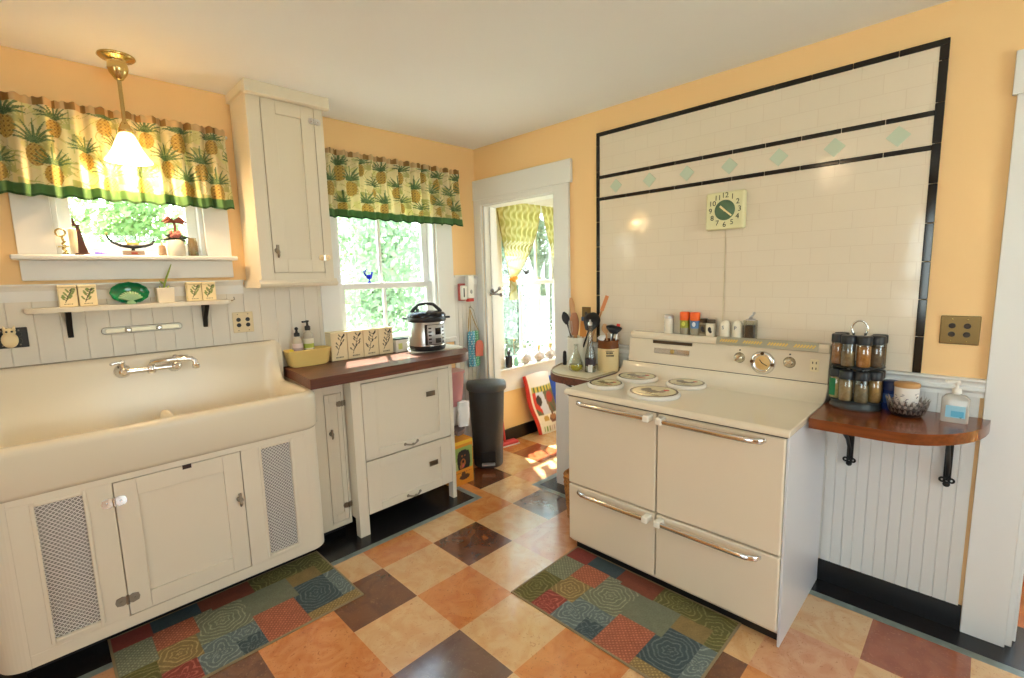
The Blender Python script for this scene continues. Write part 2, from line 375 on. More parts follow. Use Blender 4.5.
def plainwin(name,axis,a,b,z0,z1,pos,n):
    root=thing(name,None,None,(0,0,0)); root['kind']='structure'
    f=MB(); g=MB()
    def bx(m,u0,u1,q0,q1,za,zb): m.box(*( (u0,u1,q0,q1,za,zb) if axis=='x' else (q0,q1,u0,u1,za,zb)))
    bx(f,a,b,pos-.03,pos+.03,z0,z0+.05);bx(f,a,b,pos-.03,pos+.03,z1-.05,z1)
    for i in range(n+1):
        u=a+(b-a-.05)*i/n; bx(f,u,u+.05,pos-.03,pos+.03,z0+.05,z1-.05)
    f.build('frame',TRIM,root); bx(g,a+.02,b-.02,pos-.002,pos+.002,z0+.03,z1-.03); g.build('pane',PANE,root)
plainwin('window_4','x',BW[0],BW[1],BW[2],BW[3],-2.06,2)
plainwin('window_5','y',FW[0],FW[1],FW[2],FW[3],-2.26,2)
plainwin('window_6','y',1.75,2.8,0.7,2.15,4.04,2)
plainwin('window_7','y',-1.25,-0.35,0.5,2.2,4.04,1)

# ------------------------------------------------------------------ outside
GRASS=mat('grass',(146,148,142),0.9,var=0.35,vscale=3,vcol=(126,134,120),bump=0.3,bscale=30)
struct(MB().box(-30,35,3.4,45,-0.75,-0.7).box(4.3,35,-30,3.4,-0.75,-0.7).box(-30,4.3,-30,-2.3,-0.75,-0.7).build('ground',GRASS))
LG=leafmat('leaves light',(124,148,72),(80,114,48)); LG2=leafmat('leaves mid',(146,172,116),(100,134,78)); LG3=leafmat('leaves cool',(162,184,154),(122,150,124))
BARK=mat('bark',(110,92,76),0.9,var=0.4,vscale=14,bump=0.5)
def tree(x,y,h,r,lm,label,n=12000,ls=0.13,low=0.25,seed=1,cat='tree',name='tree',grp='trees outside the windows'):
    q=random.Random(seed); t=thing(name,label,cat,(x,y,-0.7),0)
    k=MB(); k.tube([(x,y,-0.7),(x+0.05*r,y,-0.7+h*0.3),(x,y+0.06*r,-0.7+h*0.7)],[0.03*r+0.03,0.02*r+0.02,0.02],8)
    for i in range(5):
        a=q.random()*6.28; k.tube([(x,y,-0.7+h*(0.3+0.07*i)),(x+math.cos(a)*r*0.6,y+math.sin(a)*r*0.6,-0.7+h*(0.5+0.08*i))],[0.03,0.01],6)
    k.build('trunk',BARK,t)
    f=MB()
    cl=[(Vector((q.gauss(0,.42)*r,q.gauss(0,.42)*r,h*(low+(1-low)*q.random()))),q.uniform(.25,.5)*r) for _ in range(40)]
    for i in range(n):
        c,s=q.choice(cl); d=Vector((q.gauss(0,1),q.gauss(0,1),q.gauss(0,1))).normalized()
        p=Vector((x,y,-0.7))+c+d*(s*q.random()**0.4)
        u=Vector((q.gauss(0,1),q.gauss(0,1),q.gauss(0,1))).normalized(); v=u.orthogonal().normalized(); w_=u.cross(v); e=ls*q.uniform(.6,1.4)
        f.add([p-v*e*.5,p-w_*e*.28,p+v*e*.5,p+w_*e*.28],[(0,1,2,3)])
    f.build('foliage',lm,t,fixn=False)
tree(-2.4,7.2,4.2,1.5,LG,'light green leafy tree seen through the left side of the sink window',seed=2)
tree(0.6,10.6,4.8,1.7,LG2,'mid green leafy tree seen through the right side of the sink window',seed=3)
tree(4.4,7.6,5.0,1.6,LG3,'cool green tree seen through the left half of the counter window',seed=4)
tree(6.9,12.6,4.6,1.6,LG2,'green tree seen through the right half of the counter window',seed=5)
LG4=leafmat('leaves darkened cool',(120,138,118),(92,114,96))  # leaf colour darkened to keep the porch window view from blowing out
tree(8.6,8.6,6.5,2.1,LG4,'pale cool tree just beyond the porch window',seed=7,low=.02,n=26000)  # dense tree added to block bright sky behind the porch window
tree(13.2,8.0,5.5,1.6,LG4,'pale green tree outside the porch window',seed=6)
# ------------------------------------------------------------------ camera
f,yaw,pitch,roll=4.76316693e+02,7.85794419e-01,1.31883094e-01,2.51399495e-02
fw=Vector((math.cos(yaw)*math.cos(pitch),math.sin(yaw)*math.cos(pitch),-math.sin(pitch))); rt=Vector((math.sin(yaw),-math.cos(yaw),0)); dn=fw.cross(rt)
r2=rt*math.cos(roll)+dn*math.sin(roll); d2=-rt*math.sin(roll)+dn*math.cos(roll)
cam=bpy.data.cameras.new('camera'); co=bpy.data.objects.new('camera',cam); COL.objects.link(co)
cam.sensor_width=36; cam.lens=f*36/1024; cam.clip_start=0.02; cam.clip_end=200
M3=Matrix((r2,-d2,-fw)).transposed(); co.matrix_world=Matrix.Translation((0,0,1.5))@M3.to_4x4()
bpy.context.scene.camera=co
# ------------------------------------------------------------------ light
sc=bpy.context.scene
sc.view_settings.view_transform='Standard'; sc.view_settings.look='None'; sc.view_settings.gamma=1; sc.view_settings.use_curve_mapping=False
sc.view_settings.exposure=EXPOSURE
wd=bpy.data.worlds.new('sky'); sc.world=wd; wd.use_nodes=True; n=wd.node_tree.nodes; l=wd.node_tree.links
bg=n['Background']; bg.inputs['Strength'].default_value=SKY
tc=n.new('ShaderNodeTexCoord'); sx=n.new('ShaderNodeSeparateXYZ'); l.new(tc.outputs['Generated'],sx.inputs[0])
rp=n.new('ShaderNodeValToRGB'); l.new(sx.outputs['Z'],rp.inputs['Fac'])
rp.color_ramp.elements[0].position=0.0; rp.color_ramp.elements[0].color=(0.91,0.96,1.0,1); rp.color_ramp.elements[1].position=0.7; rp.color_ramp.elements[1].color=(0.60,0.77,1.0,1)
l.new(rp.outputs['Color'],bg.inputs['Color'])
def lamp(name,kind,loc,e,col,**k):
    d=bpy.data.lights.new(name,kind); d.energy=e; d.color=col; o=bpy.data.objects.new(name,d); COL.objects.link(o); o.location=loc
    for a,b in k.items(): setattr(d,a,b)
    return o
s=lamp('sun','SUN',(3,6,8),SUN,(1.0,0.96,0.88),angle=0.02)
el=R(64); s.rotation_euler=Vector((-0.45*math.cos(el),-.9*math.cos(el),-math.sin(el))).to_track_quat('-Z','Y').to_euler()
def portal(name,c,nrm,wx,wz):
    d=bpy.data.lights.new(name,'AREA'); d.shape='RECTANGLE'; d.size=wx; d.size_y=wz; d.cycles.is_portal=True
    o=bpy.data.objects.new(name,d); COL.objects.link(o); o.location=c; o.rotation_euler=Vector(nrm).to_track_quat('-Z','Z').to_euler()
portal('daylight_portal',((W1[0]+W1[1])/2,YA+.11,1.9),(0,-1,0),.6,.55)
portal('daylight_portal',((W2[0]+W2[1])/2,YA+.11,1.61),(0,-1,0),.8,1.13)
portal('daylight_portal',((PW[0]+PW[1])/2,3.11,1.42),(0,-1,0),.9,1.5)
portal('daylight_portal',((BW[0]+BW[1])/2,-2.1,1.475),(0,1,0),1.35,1.45)
portal('daylight_portal',(-2.3,(FW[0]+FW[1])/2,1.5),(1,0,0),1.6,1.2)
portal('daylight_portal',(4.08,2.275,1.425),(-1,0,0),1.05,1.45)
portal('daylight_portal',(4.08,-0.8,1.35),(-1,0,0),.9,1.7)
# ceiling fixture in the middle of the room, behind the camera's view
cf=thing('ceiling_light','round white glass ceiling light in the middle of the room','ceiling light',(0,1.06,ZC))
MB().lathe([(0.07,0),(0.07,-0.02),(0.03,-0.03),(0.02,-0.07)],(0,1.06,ZC),n=24).build('canopy',BRASS,cf)
GLOBE=mat('lit globe glass',(255,240,210),0.3,emit=(255,222,178),estr=CEILLAMP)
MB().ball((0,1.06,ZC-0.15),0.10,0.10,0.085,24,14).build('globe',GLOBE,cf)
# ================================================================== LEFT WALL
# ------------------------------------------------------------------ sink
SX0,SX1,SY=-0.25,0.985,2.37; SR=0.10; RIM=0.945
def sink_half(y,inset=0.0):
    """x limits of the rounded-front outline at depth y"""
    yy=y-SY-inset; r=SR-inset
    d=0 if yy>=r else r-math.sqrt(max(0,r*r-(r-yy)**2))
    return SX0+inset+d,SX1-inset-d
def sstep(a,b,x):
    t=max(0,min(1,(x-a)/(b-a))); return t*t*(3-2*t)
def sink_z(x,y):
    def across(bx0,bx1): return min(sstep(bx0,bx0+.05,x),1-sstep(bx1-.05,bx1,x))
    fr=sstep(SY+.050,SY+.090,y)
    side=across(SX0+.05,SX1-.05)
    div=1-0.90*max(0,1-((x-0.375)/0.034)**4)*(abs(x-.375)<.034)*(1-sstep(2.66,2.72,y))   # low rounded divider between the bowls
    z=RIM-.178*fr*side*div
    t=max(0,min(1,(y-2.775)/(2.872-2.775)))
    lift=(1-math.sqrt(max(0,1-t*t)))          # quarter-circle cove
    return z+(1.168-z)*lift
sk=thing('kitchen_sink','wide cream porcelain farmhouse sink with apron front and high back','sink',(0.3675,2.65,0))
b=MB(); er=0.030; NU=110
ys=[SY+er+ (2.775-SY-er)*j/50 for j in range(51)]+[2.775+0.097*math.sin(PI/2*j/24) for j in range(1,25)]+[2.90]
def lin_x(y,u):
    a,c=sink_half(y,er); a=min(a,(SX0+SX1)/2); return a+(c-a)*u
us=[0.5-0.5*math.cos(PI*i/NU)*0.55-0.45*(0.5-i/NU)*1.0 for i in range(NU+1)]
us=[i/NU for i in range(NU+1)]
vs=[(lin_x(y,u),y,sink_z(lin_x(y,u),y)) for y in ys for u in us]
W_=NU+1
b.add(vs,[(j*W_+i,j*W_+i+1,(j+1)*W_+i+1,(j+1)*W_+i) for j in range(len(ys)-1) for i in range(NU)],True)
# outline going round the front, from back left to back right
def outline(ins,n=10):
    p=[(SX0+ins,2.872)]
    r=max(SR-ins,0.005); p+=arc(SX0+ins+r,SY+ins+r,r,180,270,n)+arc(SX1-ins-r,SY+ins+r,r,270,360,n)+[(SX1-ins,2.872)]
    return p
rings=[]
for k in range(7):
    a=R(90*k/6); rings.append([(x,y,RIM-er+er*math.cos(a)) for x,y in outline(er-er*math.sin(a))])
rings.append([(x,y,0.775) for x,y in outline(0.0)]); rings.append([(x,y,0.757) for x,y in outline(0.012)]); rings.append([(x,y,0.757) for x,y in outline(0.05)])
b.loft(rings,False,False,True,closed=False)
# splash-back slab: rounded shoulders
poly=[(SX0,0.757),(SX1,0.757)]+arc(SX1-.05,1.168-.05,.05,0,90,6)+arc(SX0+.05,1.168-.05,.05,90,180,6)
b.prismy(poly,2.872,2.928)
b.build('basin',PORC,sk)
# closing strip where the bowl surface runs up to the slab
for bx in (0.05,0.68):
    DR=MB(); DR.lathe([(0.0,0.0),(0.042,0.0),(0.045,0.004),(0.030,0.006),(0.028,0.001),(0.0,0.001)],(bx,2.62,RIM-.178),n=24); DR.build('drain',CHROME,sk)
fc=thing('faucet','chrome wall-mounted bridge faucet with swing spout on the sink back','faucet',(0.37,2.87,1.10))
fb=MB(); yb=2.872
for x in (0.262,0.466):
    q=MB(); q.lathe([(0.030,0),(0.033,0.006),(0.030,0.014),(0.020,0.02),(0.022,0.05),(0.018,0.062),(0.010,0.066)],(x,yb,1.10),axis=(0,-1,0),n=24); q.build('flange',CHROME,fc)
fb.tube([(0.262,yb-.045,1.10),(0.30,yb-.045,1.10),(0.43,yb-.045,1.10),(0.466,yb-.045,1.10)],0.012,12)
fb.lathe([(0.016,-.02),(0.019,-.012),(0.019,.014),(0.012,.022)],(0.368,yb-.045,1.10),n=18); fb.build('bridge',CHROME,fc)
sp=MB(); sp.tube([(0.368,yb-.048,1.118),(0.372,yb-.06,1.132),(0.40,yb-.085,1.138),(0.46,yb-.115,1.142),(0.515,yb-.140,1.140),(0.527,yb-.150,1.128),(0.529,yb-.152,1.108)],[.013,.013,.0115,.011,.011,.012,.013],12)
sp.lathe([(0.016,0),(0.016,-.018),(0.013,-.02)],(0.529,yb-.152,1.112),n=16); sp.build('spout',CHROME,fc)
for x,sg in ((0.262,-1),(0.466,1)):
    q=MB(); q.cyl((x,yb-.045,1.115),(x,yb-.045,1.145),0.009,12); q.tube([(x,yb-.045,1.142),(x+sg*.02,yb-.06,1.148),(x+sg*.045,yb-.078,1.146)],[.006,.0055,.007],10); q.ball((x,yb-.045,1.146),.011)
    q.build('handle',CHROME,fc)
# ------------------------------------------------------------------ sink base cabinet
sc_=thing('sink_cabinet','long cream cabinet with rounded corners under the farmhouse sink','cabinet',(0.3675,2.65,0))
CF=SY+0.012; CB0,CB1=0.114,0.757; cx0,cx1=SX0+.012,SX1-.012; cr=SR-.012
# body set back 2 cm across the flat front, quarter-round ends brought forward
out=[(cx0,2.927)]+arc(cx0+cr,CF+cr,cr,180,270,12)+[(cx0+cr,CF+.02),(cx1-cr,CF+.02)]+arc(cx1-cr,CF+cr,cr,270,360,12)+[(cx1,2.927)]
body=MB(); body.prism(out,CB0,CB1)
bo=body.build('carcass',CREAM,sc_)
DX0,DX1,DZ0,DZ1=0.139,0.597,0.163,0.733
fx0,fx1=cx0+cr,cx1-cr
G1=(-0.079,0.051,0.190,0.716); G2=(0.683,0.815,0.184,0.718)
ff=MB()
ff.box(fx0,fx1,CF,CF+.02,DZ1,CB1).box(fx0,fx1,CF,CF+.02,CB0,DZ0)
ff.box(fx0,G1[0],CF,CF+.02,DZ0,DZ1).box(G1[1],DX0,CF,CF+.02,DZ0,DZ1).box(DX1,G2[0],CF,CF+.02,DZ0,DZ1).box(G2[1],fx1,CF,CF+.02,DZ0,DZ1)
for g in (G1,G2): ff.box(g[0],g[1],CF,CF+.02,DZ0,g[2]).box(g[0],g[1],CF,CF+.02,g[3],DZ1)
ff.build('face_frame',CREAM,sc_,bevel=0.0015,seg=2)
def shaker(parent,x0,x1,z0,z1,y,fr=0.075,name='door',m=CREAM,gap=0.003,rail=None):
    b=MB(); a0,a1,c0,c1=x0+gap,x1-gap,z0+gap,z1-gap; rl=rail or fr
    b.box(a0,a0+fr,y,y+.019,c0,c1).box(a1-fr,a1,y,y+.019,c0,c1).box(a0+fr,a1-fr,y,y+.019,c0,c0+rl).box(a0+fr,a1-fr,y,y+.019,c1-rl,c1)
    b.box(a0+fr-.002,a1-fr+.002,y+.009,y+.017,c0+rl-.002,c1-rl+.002)
    return b.build(name,m,parent,bevel=0.002)
dr=shaker(sc_,DX0,DX1,DZ0,DZ1,CF-.001,0.072)
def butterfly(parent,x,y,z,s=1.0,m=NICKEL):
    b=MB(); w,h=.031*s,.017*s
    for sg in (-1,1):
        poly=[(x,z-h*.6),(x+sg*w*.45,z-h),(x+sg*w,z-h*.75),(x+sg*w*1.12,z),(x+sg*w,z+h*.75),(x+sg*w*.45,z+h),(x,z+h*.6)]
        if sg<0: poly=poly[::-1]
        b.prismy(poly,y-.0045,y)
    b.cyl((x,y-.005,z-h*.95),(x,y-.005,z+h*.95),.0048*s,10)
    for sg in (-1,1): b.ball((x+sg*w*.6,y-.005,z),.0032*s,.002*s,.0032*s,8,6)
    return b.build('hinge',m,parent)
def latch(parent,x,y,z,s=1.0,m=NICKEL):
    b=MB(); b.lathe([(.011,0),(.012,.003),(.009,.006)],(x,y,z),(0,-1,0),16,sy=1.5)
    b.obox((x,y-.011,z+.016*s),(1,0,0),(0,1,0),(0,0,1),.0055*s,.005,.014*s)
    b.tube([(x,y-.006,z+.004),(x,y-.018,z-.004),(x,y-.02,z-.018*s),(x,y-.012,z-.03*s)],[.006*s,.006*s,.0065*s,.004*s],10)
    return b.build('latch',m,parent)
h1=butterfly(dr,DX0,CF,0.655,1.15,CHROME); h1['label']='bright chrome hinge'
butterfly(dr,DX0,CF,0.238,1.15); latch(dr,0.575,CF,0.507)
MB().box(.372,.404,CF-.003,CF,.715,.733).build('finger_notch',mat('dark notch plate',(58,40,32),0.6),dr)
GRM=mat('perforated grille',(214,212,210),0.4,0.2)
def grille_nodes():
    m=GRM; n=m.node_tree.nodes; l=m.node_tree.links; b=n['Principled BSDF']
    tc=n.new('ShaderNodeTexCoord'); sx=n.new('ShaderNodeSeparateXYZ'); l.new(tc.outputs['Object'],sx.inputs[0])
    def M(op,a,bv=None):
        q=n.new('ShaderNodeMath'); q.operation=op
        for i,v in enumerate((a,bv)):
            if v is None: continue
            if hasattr(v,'name'): l.new(v,q.inputs[i])
            else: q.inputs[i].default_value=v
        return q.outputs[0]
    k=2*PI/0.0160
    cx=M('COSINE',M('MULTIPLY',sx.outputs['X'],k)); cz=M('COSINE',M('MULTIPLY',sx.outputs['Z'],k))
    c2x=M('COSINE',M('MULTIPLY',sx.outputs['X'],2*k)); c2z=M('COSINE',M('MULTIPLY',sx.outputs['Z'],2*k))
    p=M('MULTIPLY',cx,cz); q=M('MULTIPLY',c2x,c2z)
    s=M('ADD',M('MULTIPLY',p,0.8),M('MULTIPLY',q,-0.75))
    g=M('GREATER_THAN',s,0.37)
    mx=n.new('ShaderNodeMix'); mx.data_type='RGBA'; mx.inputs['A'].default_value=lin((222,220,216)); mx.inputs['B'].default_value=lin((40,34,34))
    l.new(g,mx.inputs['Factor']); l.new(mx.outputs['Result'],b.inputs['Base Color'])
    inv=M('SUBTRACT',0.25,M('MULTIPLY',g,0.25)); l.new(inv,b.inputs['Metallic'])
    bp=n.new('ShaderNodeBump'); bp.inputs['Strength'].default_value=0.6; bp.inputs['Distance'].default_value=0.002; l.new(M('SUBTRACT',1.0,g),bp.inputs['Height']); l.new(bp.outputs['Normal'],b.inputs['Normal'])
grille_nodes()
for g in (G1,G2):
    gb=MB(); gb.box(g[0]-.001,g[1]+.001,CF+.010,CF+.013,g[2]-.001,g[3]+.001); go=gb.build('vent_grille',GRM,sc_)
    tb=MB(); e=.013
    tb.box(g[0]-e,g[0],CF-.006,CF+.001,g[2]-e,g[3]+e).box(g[1],g[1]+e,CF-.006,CF+.001,g[2]-e,g[3]+e).box(g[0],g[1],CF-.006,CF+.001,g[2]-e,g[2]).box(g[0],g[1],CF-.006,CF+.001,g[3],g[3]+e)
    tb.build('grille_moulding',CREAM,go,bevel=0.003)
MB().box(cx0+.06,cx1-.05,2.56,2.90,0,CB0).build('toe_kick',BLACK,sc_)
# ------------------------------------------------------------------ narrow cabinet and drawer cabinet
nc=thing('narrow_cabinet','narrow cream cupboard squeezed between sink and drawer cabinet','cabinet',(1.1,2.75,0))
b=MB(); b.box(1.0,1.1995,2.60,2.925,0.07,0.944); b.build('carcass',CREAM,nc)
MB().box(1.02,1.196,2.68,2.92,0,0.07).build('toe_kick',BLACK,nc)
b=MB(); b.box(1.0,1.082,2.582,2.60,.07,.944).box(1.082,1.185,2.582,2.60,.865,.944).box(1.185,1.1995,2.582,2.60,.07,.944).box(1.082,1.185,2.582,2.60,.07,.10); b.build('face_frame',CREAM,nc,bevel=.0015)
nd=MB(); nd.box(1.085,1.110,2.581,2.599,.103,.862).box(1.157,1.182,2.581,2.599,.103,.862).box(1.110,1.157,2.581,2.599,.103,.15).box(1.110,1.157,2.581,2.599,.815,.862).box(1.108,1.159,2.59,2.598,.14,.82)
nd=nd.build('door',CREAM,nc,bevel=.002)
butterfly(nd,1.185,2.581,.80); butterfly(nd,1.185,2.581,.19); latch(nd,1.112,2.581,.635,.9)
dc=thing('drawer_cabinet','cream cabinet with a deep and a shallow drawer on square legs','cabinet',(1.58,2.7,0))
F=2.49
b=MB(); b.box(1.205,1.905,F+.03,2.925,.13,.944); b.build('carcass',CREAM,dc)
b=MB(); b.box(1.262,1.885,F,F+.03,.914,.944).box(1.2035,1.243,F+.0515,2.5995,.105,.944); b.build('face_frame',CREAM,dc,bevel=.0015)
for x0,x1,y0,y1 in ((1.200,1.262,F,F+.05),(1.885,1.915,F,F+.05),(1.200,1.262,2.87,2.92),(1.885,1.915,2.87,2.92)):
    MB().box(x0,x1,y0,y1,0,.944).build('leg',CREAM,dc,bevel=.002)
MB().box(1.262,1.885,F+.03,2.925,.119,.131).build('bottom_board',CREAM,dc)
def pull(parent,x,y,z,s=1.0):
    b=MB(); w=.045*s
    b.tube([(x-w,y-.002,z+.004),(x-w*.6,y-.014,z),(x-.01,y-.02,z-.004),(x+.01,y-.02,z-.004),(x+w*.6,y-.014,z),(x+w,y-.002,z+.004)],[.006,.005,.0045,.0045,.005,.006],10)
    b.lathe([(.010,0),(.008,.004)],(x-w,y,z+.004),(0,-1,0),12); b.lathe([(.010,0),(.008,.004)],(x+w,y,z+.004),(0,-1,0),12); b.ball((x,y-.02,z-.002),.012,.005,.009,10,8)
    return b.build('handle',NICKEL,parent)
def cardholder(parent,x,y,z):
    b=MB(); b.box(x-.03,x+.03,y-.002,y,z-.013,z+.013); 
    b.box(x-.032,x-.027,y-.005,y,z-.016,z+.016).box(x+.027,x+.032,y-.005,y,z-.016,z+.016).box(x-.027,x+.027,y-.005,y,z-.016,z-.011).box(x-.027,x+.027,y-.005,y,z+.011,z+.016)
    return b.build('label_holder',NICKEL,parent)
for z0,z1,hz,lz in ((.447,.912,.478,.765),(.119,.445,.142,.300)):
    d=shaker(dc,1.262,1.885,z0,z1,F-.001,.085,'drawer',rail=.05)
    pull(d,1.575,F-.001,hz); cardholder(d,1.735,F-.001,lz)
# quarter-round end shelf on the right side
es=[(1.916,2.925),(1.916,2.45)]+[(1.916+.22*math.sin(R(a)),2.925-.475*math.cos(R(a))) for a in range(0,91,10)]
MB().prism(es,.44,.47).build('end_shelf',mat('end shelf brown',(92,70,66),0.4),dc,bevel=.004)
tub=thing('plastic_tub','pink translucent plastic tub on the end shelf beside the drawer cabinet','tub',(2.02,2.63,.47))
b=MB(); rr=[]
for z,a in ((.0,.050),(.02,.056),(.18,.068),(.31,.074),(.315,.080),(.335,.080)):
    rr.append([(2.02+ex*a,2.64+ey*a*1.1,.60+z*.75) for ex,ey in [(math.copysign(abs(math.cos(t))**.5,math.cos(t)),math.copysign(abs(math.sin(t))**.5,math.sin(t))) for t in [2*PI*i/28 for i in range(28)]]])
b.loft(rr); b.build('body',mat('pink plastic',(214,150,152),.3,trans=.2),tub)
b=MB(); b.prism(arc(2.02,2.64,.070,0,360,24)[:-1],.4705,.60); b.build('base',mat('tub base',(236,230,224),.5),tub,bevel=.006)
bg_=thing('paper_bag','crumpled white bag hanging off the end shelf below the pink tub','bag',(2.02,2.56,.47))
b=MB(); q=random.Random(5)
rr=[]
for k in range(9):
    z=.4715+.17*k/8; rr.append([(2.035+ (.05-.015*abs(k/8-.4))*math.cos(2*PI*i/16)*(1+.25*q.uniform(-1,1)),2.535+.028*math.sin(2*PI*i/16)*(1+.2*q.uniform(-1,1)),z+q.uniform(-.004,.004)*(k>0)) for i in range(16)])
b.loft(rr); b.build('bag_body',mat('white paper',(236,232,228),.7),bg_)
# ------------------------------------------------------------------ counter
ct=[(.955,2.42),(1.925,2.42)]+[(1.925+.27*math.sin(R(a)),2.925-.505*math.cos(R(a))) for a in range(4,91,6)]+[(1.0,2.925),(0.998,2.88),(0.985,2.70),(0.962,2.50)]
o=MB().prism(ct,.9455,1.0).build('worktop',WOODD,bevel=.005,seg=3)
tag(o,'dark reddish-brown wooden worktop over the cream drawer cabinet','worktop')
# ------------------------------------------------------------------ upper cabinet
uc=thing('wall_cabinet','tall cream wall cabinet hung between the two windows','cabinet',(1.047,2.82,1.47))
U0,U1,UF=.855,1.246,2.690
b=MB(); b.box(U0,U1,UF+.02,YA-.002,1.512,ZC-.002); b.build('carcass',CREAM,uc)
b=MB(); b.box(U0,.921,UF,UF+.02,1.512,2.445).box(1.197,U1,UF,UF+.02,1.512,2.445).box(.921,1.197,UF,UF+.02,1.512,1.545).box(.921,1.197,UF,UF+.02,2.437,2.445); b.build('face_frame',CREAM,uc,bevel=.0015)
b=MB(); b.prismx([(YA-.002,2.441),(UF-.002,2.441),(UF-.012,2.428),(UF-.045,2.424),(UF-.055,2.430),(UF-.055,ZC-.001),(YA-.002,ZC-.001)],U0-.016,U1+.016); b.build('cornice',CREAM,uc)
b=MB(); b.prismx([(YA-.002,1.470),(UF-.004,1.470),(UF-.018,1.480),(UF-.02,1.490),(UF-.008,1.498),(UF-.004,1.512),(YA-.002,1.512)],U0-.014,U1+.014); b.build('base_moulding',CREAM,uc)
d=shaker(uc,.921,1.197,1.545,2.437,UF-.001,.07)
butterfly(d,1.197,UF-.001,2.362,1.0,CHROME); butterfly(d,1.197,UF-.001,1.628,1.0,CHROME); latch(d,.945,UF-.001,1.66,1.1)
# ------------------------------------------------------------------ valances
FABR=colmat('pineapple print cotton',.85,.42,.15,300)
def C(*c): return lin(c)
PALE=C(246,234,196); PGRN=C(238,232,176)
def pine(px,py,s,seedv,warm):
    """colour of a printed pineapple around (0,0), or None"""
    x,y=px/s,py/s
    if (x/.030)**2+((y+.045)/.044)**2<1:
        a=(x+y*.8)*220; c=(x-y*.8)*220
        e=math.sin(a)*math.sin(c)
        return C(206,174,98) if e>0.1 else (C(222,196,122) if e>-.5 else C(160,126,74))
    if y>-.012:
        for k in range(-4,5):
            ang=k*.30; L=.092*(1-.05*abs(k)); t=((x)*math.sin(ang)+(y)*math.cos(ang))/L
            if 0<t<1:
                dd=abs(x*math.cos(ang)-y*math.sin(ang)-.012*t*t*(1 if k>0 else -1 if k<0 else 0)); wd=.0062*(1-t)**.7*(.5+t)
                if dd<wd: return C(98,130,94) if dd>wd*.45 else C(138,164,116)
    return None
def valance_col(W,H,seedv):
    q=random.Random(seedv); spots=[]
    nx=int(W/.140)
    for r_ in range(3):
        for i in range(nx+2):
            spots.append(((i+.5*(r_%2)-.3)*W/nx+q.uniform(-.025,.025),.112+r_*.112+q.uniform(-.022,.022),q.uniform(.8,1.1)))
    def col(u,v):
        x=u*W; y=v*H   # y up from hem
        if y<.050: return C(104,146,92) if y>.010 else C(66,100,62)
        if y>H-.03:
            return C(226,196,150) if math.sin(x*130)+math.sin(x*61)>-.2 else C(172,134,84)
        for sx_,sy_,s in spots:
            if abs(x-sx_)<.06 and abs(y-sy_)<.1:
                c=pine(x-sx_,y-sy_,s,0,0)
                if c: return c
        for sx_,sy_,s in spots:
            dx,dy=x-sx_-.055,y-sy_+.035
            if abs(dx)<.09 and abs(dy)<.1:
                c=pine(dx,-dy-.02 if dx>0 else dy,s*1.15,0,0)
                if c and c[1]<c[0]*1.02+.2 and c[0]<.35: return C(206,204,142)
        n=noise.noise(Vector((x*22,y*22,seedv)))
        if abs(math.sin(x*40+2.2*math.sin(y*28)))<.05 or abs(math.sin(x*23-3*math.sin(y*17)))<.035: return C(196,188,104)
        return PGRN if n>.22 else PALE
    return col
def valance(name,label,x0,x1,seedv):
    W,H=x1-x0,2.285-1.882; t=thing(name,label,'valance',((x0+x1)/2,2.895,2.285)); q=random.Random(seedv)
    ph=[q.uniform(0,6.28) for _ in range(4)]
    def off(u,v):
        a=.018+.012*(1-v); x=u*W
        w=math.sin(x*2*PI/.088+ph[0]+.8*math.sin(x*9+ph[1]))+.5*math.sin(x*2*PI/.047+ph[2])
        return a*w*.75
    def pos(u,v):
        top=.0 if v<.93 else .006*math.sin(u*W*2*PI/.03)
        fl=.020*(1-v)**2
        return (x0+u*W+(.012*(1-v))*(2*u-1)+.004*math.sin(u*W*70+ph[3])*v, 2.878+off(u,v)-fl-(.014 if v>.86 else 0), 1.882+v*H+top*.6+.007*math.sin(u*W*2*PI/.088+ph[0])*(1-v)**3)
    b=MB(); b.grid(int(W*330),150,pos,valance_col(W,H,seedv)); b.build('cloth',FABR,t,thick=.0015)
    r_=MB(); r_.cyl((x0-.01,2.892,2.255),(x1+.01,2.892,2.255),.007,12); r_.tube([(x0-.01,2.892,2.255),(x0-.012,2.91,2.255),(x0-.012,2.918,2.255)],.006,8); r_.tube([(x1+.01,2.892,2.255),(x1+.012,2.91,2.255),(x1+.012,2.918,2.255)],.006,8); r_.build('rod',TRIM,t)
valance('valance_curtain','gathered pineapple-print valance with green hem over the sink window',-.27,.80,3)
valance('valance_curtain','pineapple-print valance with green hem above the counter window',1.31,2.345,8)
# ------------------------------------------------------------------ pendant lamp
PX,PY=.373,2.757
pl=thing('pendant_lamp','brass pendant lamp with lit white glass cone shade before the sink window','lamp',(PX,PY,ZC))
b=MB(); b.lathe([(.066,0),(.068,-.006),(.060,-.013),(.040,-.018),(.034,-.026),(.036,-.034),(.038,-.05),(.032,-.072),(.022,-.086),(.016,-.096),(.010,-.10)],(PX,PY,ZC),n=32); b.build('canopy',BRASS,pl)
b=MB(); b.cyl((PX,PY,ZC-.098),(PX,PY,2.205),.0075,12); b.lathe([(.011,0),(.012,.012),(.0075,.02)],(PX,PY,2.20),n=14); b.build('rod',BRASS,pl)
b=MB(); b.lathe([(.010,.035),(.016,.03),(.020,.018),(.026,.008),(.027,-.006),(.022,-.008)],(PX,PY,2.175),n=24); b.build('shade_holder',BRASS,pl)
SH=bpy.data.materials.new('frosted shade glass'); SH.use_nodes=True; n_=SH.node_tree.nodes; l_=SH.node_tree.links
